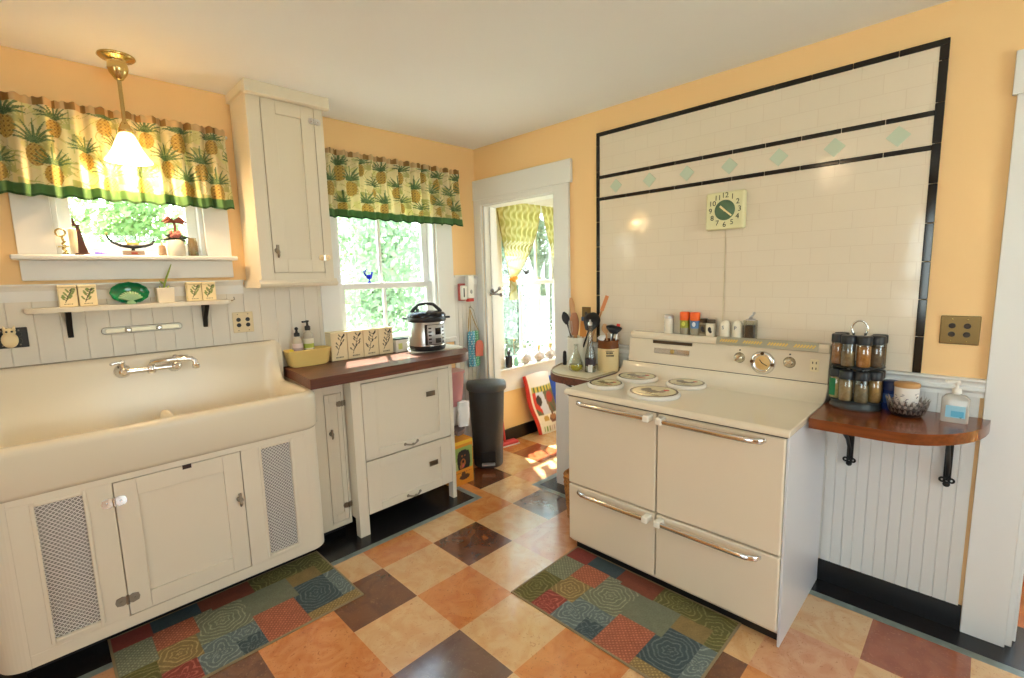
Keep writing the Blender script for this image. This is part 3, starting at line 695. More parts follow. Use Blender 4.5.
bs=n_['Principled BSDF']; bs.inputs['Base Color'].default_value=lin((255,246,226)); bs.inputs['Roughness'].default_value=.25; bs.inputs['Emission Color'].default_value=lin((255,226,170)); bs.inputs['Emission Strength'].default_value=SHADE
tr=n_.new('ShaderNodeBsdfTranslucent'); tr.inputs['Color'].default_value=lin((255,244,224)); mx=n_.new('ShaderNodeMixShader'); mx.inputs[0].default_value=.5
l_.new(bs.outputs[0],mx.inputs[1]); l_.new(tr.outputs[0],mx.inputs[2]); l_.new(mx.outputs[0],n_['Material Output'].inputs['Surface'])
b=MB(); b.lathe([(.024,.0),(.030,-.006),(.040,-.030),(.056,-.068),(.074,-.100),(.086,-.114),(.088,-.120),(.084,-.118),(.072,-.102),(.054,-.070),(.038,-.032),(.022,-.004)],(PX,PY,2.165),n=40,cap0=False,cap1=False); b.build('shade',SH,pl)
b=MB(); b.lathe([(.012,.0),(.013,-.02),(.022,-.04),(.026,-.056),(.020,-.074),(.006,-.082)],(PX,PY,2.160),n=20); b.build('bulb',mat('lit bulb',(255,240,210),.3,emit=(255,214,150),estr=BULB),pl)
pt=lamp('pendant_glow','POINT',(PX,PY,2.05),PEND,(1.0,.68,.34),shadow_soft_size=.03)
# ------------------------------------------------------------------ wall shelf
ws=thing('wall_shelf','long narrow cream shelf on the beadboard above the sink','shelf',(.36,2.87,1.40))
b=MB(); b.prism([(-.03,2.93)]+arc(.03,2.882,.06,180,270,6)+arc(.69,2.882,.06,270,360,6)+[(.75,2.93)],1.392,1.412); b.build('board',CREAM,ws,bevel=.006,seg=3)
for x in (.105,.632):
    b=MB(); b.prismx([(2.929,1.391),(2.845,1.391),(2.85,1.378),(2.905,1.32),(2.918,1.272),(2.929,1.272)],x-.010,x+.010); b.build('bracket',IRON,ws,bevel=.003)
b=MB(); b.tube([(.755,2.93,1.408),(.765,2.915,1.404),(.778,2.91,1.410),(.775,2.91,1.424)],.0025,8); b.build('cup_hook',NICKEL,ws)
# printed botanical canisters
BOXM=mat('canister cream card',(236,220,178),.5); BOXP=colmat('canister print',.5)
def sprig(seedv,dense,w,h):
    q=random.Random(seedv); pts=[]
    x,y=.30*w,.18*h
    st=[(x,y)]
    for k in range(6): st.append((w*(.30+.07*(k+1)+q.uniform(-.03,.03)),h*(.18+.115*(k+1))))
    segs=[(st[i],st[i+1],.0016) for i in range(6)]
    for i in range(1,7):
        for sg in (-1,1):
            if q.random()<dense:
                a=q.uniform(.3,1.2)*sg; L=h*q.uniform(.10,.18); e=(st[i][0]+math.sin(a)*L,st[i][1]+math.cos(a)*L*.6); segs.append((st[i],e,.0014)); segs.append((e,(e[0]+sg*.006,e[1]+.010),.0034))
    tip=st[-1]; segs.append((tip,(tip[0]+.012,tip[1]+.012),.005))
    return segs
def canister(name,label,x,y,z,w,d,h,seedv,ink,grp,nu=34,nv=54,cat='canister',dense=.85):
    t=thing(name,label,cat,(x,y,z),0,grp); b=MB(); b.box(x-w/2,x+w/2,y,y+d,z+.001,z+h-.012); b.build('body',BOXM,t,bevel=.003)
    b=MB(); b.box(x-w/2-.001,x+w/2+.001,y-.001,y+d+.001,z+h-.012,z+h); b.build('lid',BOXM,t,bevel=.003)
    sg=sprig(seedv,dense,w-.01,h-.02); base=C(236,220,178); ic=C(*ink); g2=C(120,140,72)
    def col(u,v):
        px,py=u*(w-.01),v*(h-.02)
        for (a,c,wd) in sg:
            if seg_d(px,py,a[0],a[1],c[0],c[1])<wd: return ic if wd!=.0034 else (g2 if ink[1]>60 else ic)
        if .07<v<.115 and abs(u-.5)<.27 and math.sin(u*95)>-.3: return ic
        return base
    p=MB(); p.grid(nu,nv,lambda u,v:(x-w/2+.005+u*(w-.01),y-.0012,z+.006+v*(h-.02)),col,False); p.build('printed_front',BOXP,t)
for k,(x,lb) in enumerate(((1.318,'cream canister with black plant print, beside the yellow bin'),(1.427,'cream canister with black plant print, second from the yellow bin'),(1.536,'cream canister with black plant print, third from the yellow bin'),(1.645,'cream canister with black plant print, nearest the cooker in its row'))):
    canister('canister',lb,x,2.845,1.0,.106,.078,.180,20+k,(34,34,26),'canisters in a row under the window')
for k,(x,lb) in enumerate(((.112,'small cream spice tin with plant print at left end of wall shelf'),(.178,'small cream spice tin, second from left on wall shelf'),(.588,'small cream spice tin right of the plant pot on wall shelf'),(.652,'small cream spice tin at right end of wall shelf'))):
    canister('spice_tin',lb,x,2.868,1.412,.062,.042,.096,40+k,(70,76,40),'spice tins on the wall shelf',26,40,'tin',.8)
sd=thing('glass_dish','oval emerald green glass shell dish propped up on the wall shelf','dish',(.328,2.88,1.412))
EM=mat('emerald glass',(16,150,96),.08,trans=.45,coat=.5,emit=None); EMC=mat('pale shell glass',(170,214,170),.12,trans=.3)
b=MB(); rr=[]
for r_,dz in ((.001,.012),(.35,.010),(.7,.004),(.93,-.010),(1.0,-.016),(.96,-.010),(.7,.010),(.3,.016)):
    rr.append([(.328+.074*r_*math.cos(2*PI*i/40)*(1+.02*math.cos(2*PI*i/40*12)*(r_>.9)),2.886+dz-.01*math.sin(2*PI*i/40)*-r_*1.2,1.466+.050*r_*math.sin(2*PI*i/40)*(1+.03*math.cos(2*PI*i/40*12)*(r_>.9))) for i in range(40)])
b.loft(rr); b.build('bowl',EM,sd)
b=MB()
for k in range(-5,6):
    a=k*.22; p0=Vector((.328,2.868,1.428)); b.tube([p0,p0+Vector((math.sin(a)*.030,-.004,math.cos(a)*.030)),p0+Vector((math.sin(a)*.050,.002,math.cos(a)*.050-.006))],[.002,.0075,.004],8)
b.lathe([(.022,0),(.024,.004),(.012,.014),(.008,.022)],(.328,2.872,1.4125),n=20); b.build('shell_foot',EMC,sd)
pp=thing('plant_pot','square white pot with one thin green sprig on the wall shelf','plant pot',(.466,2.88,1.412))
b=MB(); rr=[[(.466+sx*a,2.892+sy*a,z) for sx,sy in((-1,-1),(1,-1),(1,1),(-1,1))] for z,a in((1.4125,.032),(1.484,.036),(1.484,.032),(1.470,.031))]; b.loft(rr,True,True,False); b.build('pot',mat('white pot',(232,222,202),.45),pp,bevel=.002)
b=MB(); b.box(.436,.496,2.862,2.922,1.468,1.474); b.build('soil',mat('soil',(70,48,34),.9),pp)
b=MB(); b.tube([(.462,2.89,1.474),(.475,2.888,1.52),(.492,2.886,1.565),(.505,2.884,1.600)],[.004,.0045,.004,.0015],8)
for px,pz,dx in((.468,1.50,-.02),(.456,1.474,-.012),(.472,1.476,.014)): b.tube([(px,2.888,pz),(px+dx*.6,2.882,pz+.012),(px+dx,2.88,pz+.02)],[.002,.004,.001],6)
b.build('sprig',mat('plant green',(150,172,70),.5),pp)
# chrome rail, outlets
rl=thing('chrome_fixture','long chrome oval plate with two bolts on the beadboard above faucet','wall fixture',(.37,2.93,1.289))
b=MB(); 
def stad(h,r,x0,x1,z): return arc(x1-r,z,r,-90,90,8)+arc(x0+r,z,r,90,270,8)
b.prismy(stad(0,.017,.21,.53,1.289),2.924,2.931); b.build('plate',mat('chrome worn',(150,142,128),.35,1.0),rl,bevel=.004)
b=MB(); b.prismy(stad(0,.009,.225,.515,1.289),2.921,2.9245); b.build('slot',mat('chrome dull',(196,184,158),.4,1.0),rl,bevel=.002)
for x in(.31,.43):
    b=MB(); b.lathe([(.013,0),(.014,.006),(.010,.010),(.010,.016),(.004,.018)],(x,2.922,1.289),(0,-1,0),16); b.build('bolt',CHROME,rl)
def outletA(label,x0,x1,z0,z1,pm,sm,name='wall_outlet',y=YA-.012,rows=2,cols=2,loc=None):
    t=thing(name,label,'outlet',((x0+x1)/2,y,(z0+z1)/2)); b=MB(); b.box(x0,x1,y-.006,y,z0,z1); b.build('plate',pm,t,bevel=.003)
    for i in range(cols):
        for j in range(rows):
            cx=x0+(x1-x0)*(i+.5)/cols+(0.006*(0.5-i) if cols==2 else 0); cz=(z0+z1)/2+(j-.5)*.030
            b=MB(); b.lathe([(.0115,0),(.011,.002)],(cx,y-.006,cz),(0,-1,0),16); b.build('socket',sm,t)
    for i in range(cols):
        cx=x0+(x1-x0)*(i+.5)/cols
        for zz in(z0+.012,z1-.012): MB().ball((cx,y-.006,zz),.003,.0015,.003,8,6).build('screw',NICKEL,t)
    return t
outletA('cream double outlet with four black sockets above the sink end',.762,.866,1.225,1.338,mat('cream plate',(226,208,168),.4),BLACKP)
ob=outletA('black outlet plate at left edge above the sink',-.135,-.030,1.248,1.334,BLACKP,BLACK)
nl=thing('night_light','small cream owl-shaped night light plugged into the black outlet','night light',(-.075,2.915,1.29))
OW=mat('cream owl plastic',(238,220,176),.5)
b=MB(); b.ball((-.085,2.895,1.285),.026,.022,.034); b.ball((-.083,2.890,1.318),.020,.018,.017)
for sg in(-1,1): b.cone((-.083+sg*.013,2.892,1.328),(-.083+sg*.017,2.892,1.345),.007,.001,10)
b.build('body',OW,nl)
b=MB()
for sg in(-1,1): b.ball((-.083+sg*.008,2.873,1.321),.004)
b.build('eyes',BLACKP,nl); MB().box(-.098,-.072,2.905,2.924,1.262,1.30).build('plug',WHITEP,nl)
# ------------------------------------------------------------------ window stool ornaments
ST=1.640; SYY=2.888
t=thing('corkscrew','old brass corkscrew with ring handle standing on the sink window stool','corkscrew',(.122,SYY,ST))
b=MB(); b.torus((.118,SYY,ST+.096),.016,.0035,(0,1,0.2)); b.build('ring_handle',BRASS,t)
b=MB(); b.tube([(.12,SYY,ST+.082),(.124,SYY,ST+.06)]+[(.124+.0045*math.cos(k*.9),SYY+.0045*math.sin(k*.9),ST+.058-.0030*k) for k in range(16)],.0045,8); b.lathe([(.011,0),(.012,.004),(.006,.012)],(.126,SYY,ST),n=14); b.tube([(.105,SYY,ST+.035),(.124,SYY,ST+.035),(.140,SYY,ST+.038)],.003,6); b.build('screw',BRASS,t)
t=thing('tower_figurine','slim dark metal tower figurine on the sink window stool','figurine',(.182,SYY,ST))
b=MB(); b.box(.158,.206,SYY-.022,SYY+.022,ST,ST+.008); b.build('base',mat('dark bronze',(92,62,52),.4,.7),t,bevel=.002)
b=MB(); rr=[[(.185-.003*k+sx*a,SYY+sy*a,ST+z) for sx,sy in((-1,-1),(1,-1),(1,1),(-1,1))] for k,(z,a) in enumerate(((.008,.017),(.05,.011),(.10,.007),(.125,.006),(.126,.012),(.133,.012),(.134,.005),(.145,.004),(.160,.001)))]; b.loft(rr,True,True,False); b.build('tower',MATS['dark bronze'],t)
t=thing('trinket','tiny purple and pink trinket lying on the sink window stool','trinket',(.242,SYY,ST))
b=MB(); b.ball((.238,SYY,ST+.009),.016,.012,.009); b.build('purple_half',mat('purple',(120,96,214),.4),t); b=MB(); b.ball((.256,SYY,ST+.007),.014,.010,.007); b.build('pink_half',mat('pink',(238,120,190),.4),t)
t=thing('gondola_model','small black gondola model on a grey stand before the sink window','figurine',(.364,SYY,ST))
b=MB(); b.box(.322,.404,SYY-.022,SYY+.022,ST,ST+.022); b.build('stand',mat('grey stand',(150,136,128),.6),t,bevel=.003)
pts=[(.272,SYY,ST+.095),(.276,SYY,ST+.080),(.290,SYY,ST+.060),(.320,SYY,ST+.046),(.364,SYY,ST+.040),(.410,SYY,ST+.046),(.438,SYY,ST+.056),(.448,SYY,ST+.070),(.450,SYY,ST+.082)]
b=MB(); b.tube(pts,[.0025,.004,.006,.009,.010,.009,.006,.004,.002],10); b.lathe([(.008,0),(.006,.012),(.004,.022)],(.364,SYY,ST+.0225),n=10); b.build('hull',BLACK,t)
b=MB(); b.torus((.272,SYY,ST+.099),.004,.0018,(0,1,0),14,8); b.build('prow_ring',mat('gold trim',(214,164,80),.3,.8),t); b=MB(); b.obox((.366,SYY,ST+.055),(1,0,0),(0,1,0),(0,0,1),.022,.006,.004); b.cyl((.345,SYY,ST+.05),(.338,SYY,ST+.085),.0018,6); b.build('seat',MATS['gold trim'],t)
b=MB(); b.box(.352,.376,SYY-.0235,SYY-.0225,ST+.005,ST+.014); b.build('plaque',mat('red brown plaque',(150,64,44),.5),t)
t=thing('bud_vase','small tapered pottery bud holder left of the white flower jug','vase',(.477,SYY,ST))
b=MB(); b.lathe([(.017,0),(.018,.01),(.015,.04),(.013,.05)],(.477,SYY,ST),n=20); b.build('pot',mat('tan pottery',(176,146,118),.6,var=.3,vscale=60),t)
b=MB(); b.cone((.477,SYY,ST+.05),(.476,SYY,ST+.085),.006,.001,10); b.build('bud',mat('bud green',(150,180,140),.6),t)
t=thing('flower_jug','white jug with dark and red painted metal flowers on the window stool','vase',(.535,SYY,ST))
b=MB(); b.lathe([(.034,0),(.038,.006),(.038,.05),(.036,.072),(.030,.078)],(.535,SYY,ST),n=26); b.build('jug',mat('white glazed pottery',(240,234,220),.2),t)
b=MB()
for a in(.25,.9,2.2,2.9,3.9,5.4): 
    d=Vector((math.cos(a),math.sin(a)*.5,.25*math.sin(a*2)+.05)); b.tube([Vector((.535,SYY-.005,ST+.085)),Vector((.535,SYY-.005,ST+.088))+d*.03,Vector((.535,SYY-.01,ST+.08))+d*.062],[.004,.012,.001],8)
b.build('leaves',mat('dark leaf metal',(74,78,60),.4,.3),t)
b=MB(); q=random.Random(9)
for i in range(16): b.ball((.532+q.uniform(-.022,.022),SYY-.02+q.uniform(-.012,.012),ST+.105+q.uniform(-.014,.014)),.009,.009,.008,8,6)
b.build('pink_blooms',mat('dusty pink',(190,116,108),.6),t)
b=MB(); b.tube([(.535,SYY,ST+.10),(.54,SYY,ST+.145),(.536,SYY,ST+.165)],.006,8)
for a in(0,.6,2.5,3.1,3.8,5.6): b.tube([(.535,SYY,ST+.168),(.535+.03*math.cos(a),SYY-.012,ST+.176+.01*math.sin(a)),(.535+.052*math.cos(a),SYY-.016,ST+.162+.012*math.sin(a))],[.007,.012,.002],8)
b.build('top_bloom',mat('burnt orange bloom',(118,58,40),.5),t)
t=thing('glass_jar','small faceted glass jar right of the flower jug on window stool','jar',(.606,SYY,ST))
b=MB(); b.lathe([(.022,0),(.024,.004),(.022,.07),(.018,.082),(.018,.09)],(.606,SYY,ST),n=8); b.build('jar',mat('smoky glass',(176,150,110),.1,trans=.6),t)
b=MB(); b.lathe([(.0225,.003),(.0235,.02),(.0228,.021)],(.606,SYY,ST),n=8); b.build('blue_band',mat('turquoise band',(110,180,180),.4),t)
t=thing('candle_stub','pale cylindrical candle at left of the sink window, behind the tower','candle',(.163,2.935,ST))
b=MB(); b.lathe([(.018,0),(.018,.115),(.012,.12)],(.163,2.935,ST),n=20); b.build('wax',mat('cream wax',(240,226,196),.5),t); MB().cyl((.163,2.935,ST+.119),(.164,2.935,ST+.128),.0012,6).build('wick',BLACKP,t)
# ================================================================== ON THE COUNTER
CZ=1.0
t=thing('sink_caddy','open yellow plastic bin of soap bottles at the left end of the counter','bin',(1.13,2.86,CZ))
YEL=mat('yellow plastic',(244,214,132),.4)
def rrect(cx,cy,hx,hy,r,z,n=5):
    p=[]
    for sx,sy,a0 in((1,1,0),(-1,1,90),(-1,-1,180),(1,-1,270)):
        p+=[(cx+sx*(hx-r)+r*math.cos(R(a0+90*i/n)),cy+sy*(hy-r)+r*math.sin(R(a0+90*i/n)),z) for i in range(n+1)]
    return p
b=MB(); b.loft([rrect(1.128,2.862,.100,.046,.03,CZ+.001),rrect(1.128,2.862,.112,.052,.03,CZ+.012),rrect(1.128,2.862,.126,.058,.03,CZ+.092),rrect(1.128,2.862,.130,.061,.03,CZ+.095),rrect(1.128,2.862,.128,.059,.03,CZ+.100),rrect(1.128,2.862,.121,.053,.028,CZ+.097),rrect(1.128,2.862,.104,.045,.027,CZ+.010)]); b.build('bin_body',YEL,t)
def pump(name,label,x,y,bodyc,labc,h,cap,lab2):
    t=thing(name,label,'bottle',(x,y,CZ+.012)); z=CZ+.012
    b=MB(); b.lathe([(.026,0),(.029,.004),(.029,h*.62),(.024,h*.70),(.012,h*.75),(.012,h*.78)],(x,y,z),n=22); b.build('bottle',bodyc,t)
    b=MB(); b.lathe([(.0295,h*.34),(.0295,h*.58)],(x,y,z),n=22,cap0=False,cap1=False); o=b.build('wrap_label',labc,t)
    b=MB(); b.lathe([(.0300,h*.36),(.0300,h*.46)],(x,y,z),n=22,cap0=False,cap1=False); b.build('label_band',lab2,t)
    b=MB(); b.lathe([(.015,h*.77),(.016,h*.79),(.016,h*.86),(.008,h*.88),(.006,h*.95),(.010,h*.96),(.010,h*1.0)],(x,y,z),n=18); b.obox((x-.014,y-.006,z+h*.975),(1,.4,0),(-.4,1,0),(0,0,1),.02,.006,.005) if cap else b.ball((x,y,z+h*.99),.009); b.build('pump',BLACKP,t)
SOAP=mat('clear soap',(226,216,196),.1,trans=.35)
pump('soap_bottle','short clear soap bottle with black ball pump and pink label in yellow bin',1.075,2.868,SOAP,mat('label pink grey',(206,190,190),.5),.215,False,mat('label grey',(160,146,150),.5))
pump('soap_bottle','taller clear soap bottle with black pump and green label in yellow bin',1.142,2.872,SOAP,mat('label cream',(226,220,196),.5),.255,True,mat('label lime',(176,190,76),.5))
t=thing('scrub_brush','small yellow and black scrubber at left end of yellow bin','scrubber',(1.032,2.86,CZ+.075))
b=MB(); b.lathe([(.018,0),(.020,.01),(.012,.022),(.010,.03)],(1.035,2.858,CZ+.072),n=16); b.build('grip',mat('lemon plastic',(232,218,60),.4),t); b=MB(); b.lathe([(.016,-.012),(.018,0)],(1.035,2.858,CZ+.072),n=16); b.build('bristles',BLACKP,t)
t=thing('carton_box','small white carton under a flat dark lid beside the cooker','box',(1.77,2.87,CZ))
b=MB(); b.box(1.712,1.80,2.83,2.91,CZ+.0005,CZ+.085); b.build('carton',mat('carton white',(226,222,206),.6),t,bevel=.003)
b=MB(); b.box(1.706,1.806,2.824,2.916,CZ+.085,CZ+.094); b.build('lid',BLACKP,t,bevel=.003)
b=MB(); b.box(1.73,1.76,2.8285,2.830,CZ+.02,CZ+.06); b.build('side_print',mat('lime print',(206,210,120),.6),t)
o=MB().prism([(1.745,2.70),(2.11,2.60),(2.16,2.72),(2.14,2.86),(1.83,2.92)],CZ+.0005,CZ+.008).build('trivet_board',mat('pale board',(232,224,204),.5,var=.1),None,bevel=.002)
tag(o,'pale flat board under the pressure cooker on the counter','board')
# pressure cooker
KX,KY=1.903,2.735; KZ=CZ+.0085
pc=thing('pressure_cooker','stainless electric pressure cooker with black lid and keypad on the counter','cooker',(KX,KY,KZ))
b=MB(); b.lathe([(0.1100,0.0000),(0.1188,0.0042),(0.1232,0.0212),(0.1243,0.0360)],(KX,KY,KZ),n=48); b.build('base',BLACKP,pc)
b=MB(); b.lathe([(0.1243,0.0360),(0.1243,0.1961),(0.1210,0.2014)],(KX,KY,KZ),n=48); b.build('body',STEEL,pc)
b=MB(); b.lathe([(0.1287,0.1972),(0.1331,0.2014),(0.1342,0.2226),(0.1298,0.2290)],(KX,KY,KZ),n=48); b.build('rim',BLACKP,pc)
b=MB(); b.lathe([(0.1320,0.2284),(0.1331,0.2396),(0.1232,0.2544),(0.0935,0.2650),(0.0550,0.2692),(0.0000,0.2703)],(KX,KY,KZ),n=48,cap1=False); ld=b.build('lid',mat('glossy black plastic',(26,26,30),.15),pc)
b=MB(); hd=Vector((.80,-.60,0)); cc=Vector((KX,KY,KZ+.016))
pts=[cc+hd*(-.100)+Vector((0,0,.243)),cc+hd*(-.085)+Vector((0,0,.262)),cc+hd*(-.05)+Vector((0,0,.294)),cc+Vector((0,0,.305)),cc+hd*.05+Vector((0,0,.294)),cc+hd*.085+Vector((0,0,.262)),cc+hd*.100+Vector((0,0,.243))]
b.tube(pts,[.013,.012,.011,.011,.011,.012,.013],12); b.build('handle',BLACKP,ld)
for sg in(-1,1):
    b=MB(); p=cc+hd*(sg*.130)+Vector((0,0,.205)); b.obox(p+hd*(sg*.012),hd,(.6,.8,0),(0,0,1),.020,.022,.006); b.build('side_handle',BLACKP,pc,bevel=.004)
b=MB(); fa=math.atan2(-KY,-KX)+R(31)
def onbody(a,z,r=.1260): return (KX+r*math.cos(a),KY+r*math.sin(a),KZ+z)
def patch(a0,a1,z0,z1,r,m,name,par):
    b=MB(); b.grid(10,2,lambda u,v:onbody(a0+(a1-a0)*u,z0+(z1-z0)*v,r),None,True); return b.build(name,m,par,thick=.002)
kp=patch(fa-R(38),fa+R(34),.044,.182,.1260,mat('keypad dark',(54,50,48),.4),'control_panel',pc)
patch(fa-R(30),fa+R(32),.048,.178,.1278,mat('keypad silver',(196,196,198),.35,.4),'keypad',kp)
patch(fa-R(6),fa+R(14),.112,.158,.1295,mat('keypad screen',(30,28,28),.2),'screen',kp)
patch(fa-R(6),fa+R(14),.056,.088,.1295,MATS['keypad dark'],'button_block',kp)
for k in range(5):
    patch(fa-R(27),fa-R(18),.056+.024*k,.066+.024*k,.1292,MATS['keypad dark'],'button',kp); patch(fa+R(20),fa+R(28),.056+.024*k,.066+.024*k,.1292,MATS['keypad dark'],'button',kp)
b=MB(); b.lathe([(0.0110,0.2650),(0.0110,0.2841),(0.0066,0.2862)],(KX-.03,KY+.06,KZ),n=14); b.build('steam_valve',BLACKP,ld)
t=thing('rooster_suncatcher','little cobalt blue glass rooster standing on the window meeting rail','figurine',(1.60,2.955,1.475))
BLU=mat('cobalt glass',(40,50,200),.1,trans=.35)
rx,ry,rz=1.625,2.979,1.476
b=MB(); b.tube([(rx,ry,rz+.012),(rx,ry,rz+.028)],.004,8); b.lathe([(.016,0),(.014,.004),(.005,.012)],(rx,ry,rz),n=16); b.ball((rx,ry,rz+.040),.022,.012,.017); b.tube([(rx+.014,ry,rz+.045),(rx+.022,ry,rz+.062),(rx+.022,ry,rz+.074)],[.009,.007,.006],10); b.cone((rx+.026,ry,rz+.073),(rx+.036,ry,rz+.070),.004,.0005,8)
b.build('body',BLU,t)
b=MB()
for k in range(4): b.tube([(rx-.016,ry,rz+.044),(rx-.030-.003*k,ry,rz+.052+.008*k),(rx-.030+.006*k,ry,rz+.068+.008*k)],[.005,.005,.002],8)
b.build('tail',BLU,t)
b=MB(); b.torus((rx-.004,ry,rz+.100),.022,.002,(0,1,0)); b.build('clear_ring',mat('clear ring glass',(240,246,246),.1,trans=.5),t)

# ================================================================== BY THE CORNER
WP=mat('red plastic',(206,60,52),.4)
t=thing('wall_gadget','white and red gadget with black slot fixed to the wall by the doorway','gadget',(2.385,2.92,1.38))
b=MB(); b.box(2.340,2.405,2.905,2.929,1.316,1.450); b.build('back_plate',mat('faded red plastic',(190,92,84),.4),t,bevel=.006)
b=MB(); b.box(2.345,2.395,2.875,2.906,1.325,1.435); b.build('left_housing',WHITEP,t,bevel=.008,seg=3); b=MB(); b.box(2.357,2.366,2.872,2.876,1.345,1.415); b.build('slot',BLACKP,t)
b=MB(); b.box(2.396,2.455,2.862,2.906,1.335,1.510); b.build('tall_housing',WHITEP,t,bevel=.008,seg=3); b=MB(); b.ball((2.424,2.861,1.385),.012,.004,.016); b.build('button',mat('grey button',(170,168,166),.4),t)
b=MB(); b.box(2.40,2.455,2.868,2.905,1.308,1.332); b.build('red_jaw',WP,t,bevel=.004)
t=thing('bag_holder','tall blue and green patterned cloth holder hanging by cord in the corner','cloth bag',(2.465,2.90,1.255))
BAGP=colmat('bag print',.8)
def bagcol(u,v):
    st=math.sin(v*46)*math.sin(u*30+math.sin(v*23)*2)
    if u<.46: return C(112,190,214) if st>.15 else (C(62,140,178) if st>-.5 else C(220,236,236))
    return C(96,176,140) if st>.1 else (C(46,128,104) if st>-.55 else C(206,230,206))
b=MB(); b.grid(40,60,lambda u,v:(2.405+.115*u,2.898-.022*math.sin(PI*u)+.003*math.sin(u*17),.785+.285*v),bagcol); b.grid(20,6,lambda u,v:(2.405+.115*u,2.905+.012*math.sin(PI*u),.785+.285*v),bagcol); b.build('cloth',BAGP,t,thick=.002)
b=MB(); b.tube([(2.408,2.898,1.065),(2.432,2.915,1.16),(2.452,2.922,1.252),(2.480,2.915,1.16),(2.516,2.898,1.065)],.0035,8); b.tube([(2.43,2.897,1.068),(2.450,2.915,1.15),(2.453,2.92,1.24)],.0025,6); b.build('cord',mat('jute cord',(190,160,104),.8),t)
b=MB(); b.tube([(2.452,2.932,1.262),(2.452,2.915,1.258),(2.452,2.912,1.272)],.003,8); b.build('hook',NICKEL,t)
t=thing('fly_swatter','translucent red fly swatter hanging in front of the patterned holder','fly swatter',(2.50,2.868,1.19))
b=MB(); hp=[(2.452,.868),(2.530,.862),(2.536,.955),(2.524,.985),(2.492,.998),(2.462,.988),(2.450,.955)]
b.prismy(hp,2.8655,2.8695); b.build('paddle',mat('translucent red',(240,128,112),.35,trans=.5),t,bevel=.001)
b=MB(); b.tube([(2.492,2.8675,.985),(2.493,2.870,1.08),(2.474,2.900,1.235),(2.455,2.912,1.262)],.0022,8); b.build('wire_handle',NICKEL,t)
t=thing('robe_hook','chrome hook with ball-tipped prongs on the white door jamb','hook',(2.61,2.838,1.36))
b=MB(); b.lathe([(.018,0),(.020,.005),(.012,.010)],(2.605,2.839,1.36),(0,-1,0),18); b.build('back_plate',CHROME,t)
for dx,dz in((.045,.03),(.055,-.008),(-.02,.02)):
    b=MB(); b.tube([(2.605,2.832,1.36),(2.605+dx*.75,2.80,1.36+dz*.6),(2.605+dx*1.25,2.79,1.36+dz*1.4)],.0075,10); b.ball((2.605+dx*1.25,2.79,1.36+dz*1.4),.015); b.build('prong',mat('dark chrome',(150,150,152),.2,1.0),t)
# step bin
BX,BY=2.458,2.762; ba=math.atan2(-.74,-.67)
bn=thing('step_bin','tall dark grey pedal bin standing in the corner by the doorway','trash can',(BX,BY,0))
fx=Vector((math.cos(ba),math.sin(ba),0)); fyv=Vector((-fx.y,fx.x,0)); bc=Vector((BX,BY,0))
def dring(a,bf,bb,z,n=36):
    """half-round plan: curved front, flatter back"""
    o=[]
    for i in range(n):
        tt=2*PI*i/n; c_,s_=math.cos(tt),math.sin(tt)
        dd=bf*c_ if c_>0 else bb*math.copysign(abs(c_)**.45,c_)
        ww=a*(s_ if c_>0 else math.copysign(abs(s_)**.45,s_))
        o.append(bc+fx*dd+fyv*ww+Vector((0,0,z)))
    return o
GREY=mat('dark grey plastic',(62,64,67),.45,bump=.05,bscale=150)
b=MB(); b.loft([dring(.112,.105,.07,.001),dring(.116,.110,.072,.012),dring(.140,.128,.082,.612),dring(.138,.126,.08,.622)]); b.build('body',GREY,bn)
b=MB(); b.loft([dring(.152,.140,.09,.618),dring(.158,.146,.092,.626),dring(.158,.146,.092,.662),dring(.150,.138,.088,.676),dring(.10,.09,.06,.686),dring(.01,.01,.01,.688)]); b.build('lid',mat('bin lid grey',(80,83,85),.4),bn)
b=MB(); p=bc+fx*.112; b.obox(p+Vector((0,0,.085)),fyv,fx,(0,0,1),.060,.006,.055); b.build('pedal_recess',BLACKP,bn,bevel=.01)
b=MB(); b.obox(p+fx*.022+Vector((0,0,.045)),fyv,fx,(0,0,1),.052,.022,.007); b.build('pedal',mat('grey metal pedal',(176,178,180),.35,.7),bn,bevel=.004)
# treat box
t=thing('dog_treat_box','orange cardboard box with a black and tan dog picture beside the pedal bin','box',(2.055,2.66,0))
ORG=mat('orange card',(232,148,40),.55)
b=MB(); b.box(1.975,2.165,2.605,2.72,.001,.335); b.build('carton',ORG,t,bevel=.003)
DOGP=colmat('dog box print',.5)
def ell(u,v,cx,cy,rx,ry): return ((u-cx)/rx)**2+((v-cy)/ry)**2<1
def dogcol(u,v):
    c=C(232,148,40)
    if v>.93: return C(244,196,60)
    if .36<v<.86 and .05<u<.97:
        c=C(150,176,90) if v>.55 or u>.8 else C(186,190,120)
        if ell(u,v,.52,.60,.30,.20) or ell(u,v,.34,.56,.12,.22) or ell(u,v,.74,.55,.12,.21) or (v<.50 and abs(u-.52)<.26): c=C(34,28,26)
        if ell(u,v,.50,.50,.13,.09) or ell(u,v,.42,.42,.10,.05) or ell(u,v,.45,.655,.035,.025) or ell(u,v,.60,.655,.035,.025): c=C(176,98,44)
        if ell(u,v,.50,.525,.055,.035) or ell(u,v,.43,.62,.025,.02) or ell(u,v,.60,.62,.025,.02): c=C(14,12,12)
        if ell(u,v,.50,.43,.05,.04): c=C(206,90,90)
    if .08<v<.30 and .12<u<.9:
        if ell(u,v,.55,.17,.26,.06) or ell(u,v,.5,.24,.10,.05): c=C(86,48,26)
        elif .27<v and math.sin(u*80)>0: c=C(120,60,24)
    return c
b=MB(); b.grid(44,60,lambda u,v:(1.977+.186*u,2.6035,.003+.328*v),dogcol,False); b.build('printed_front',DOGP,t)
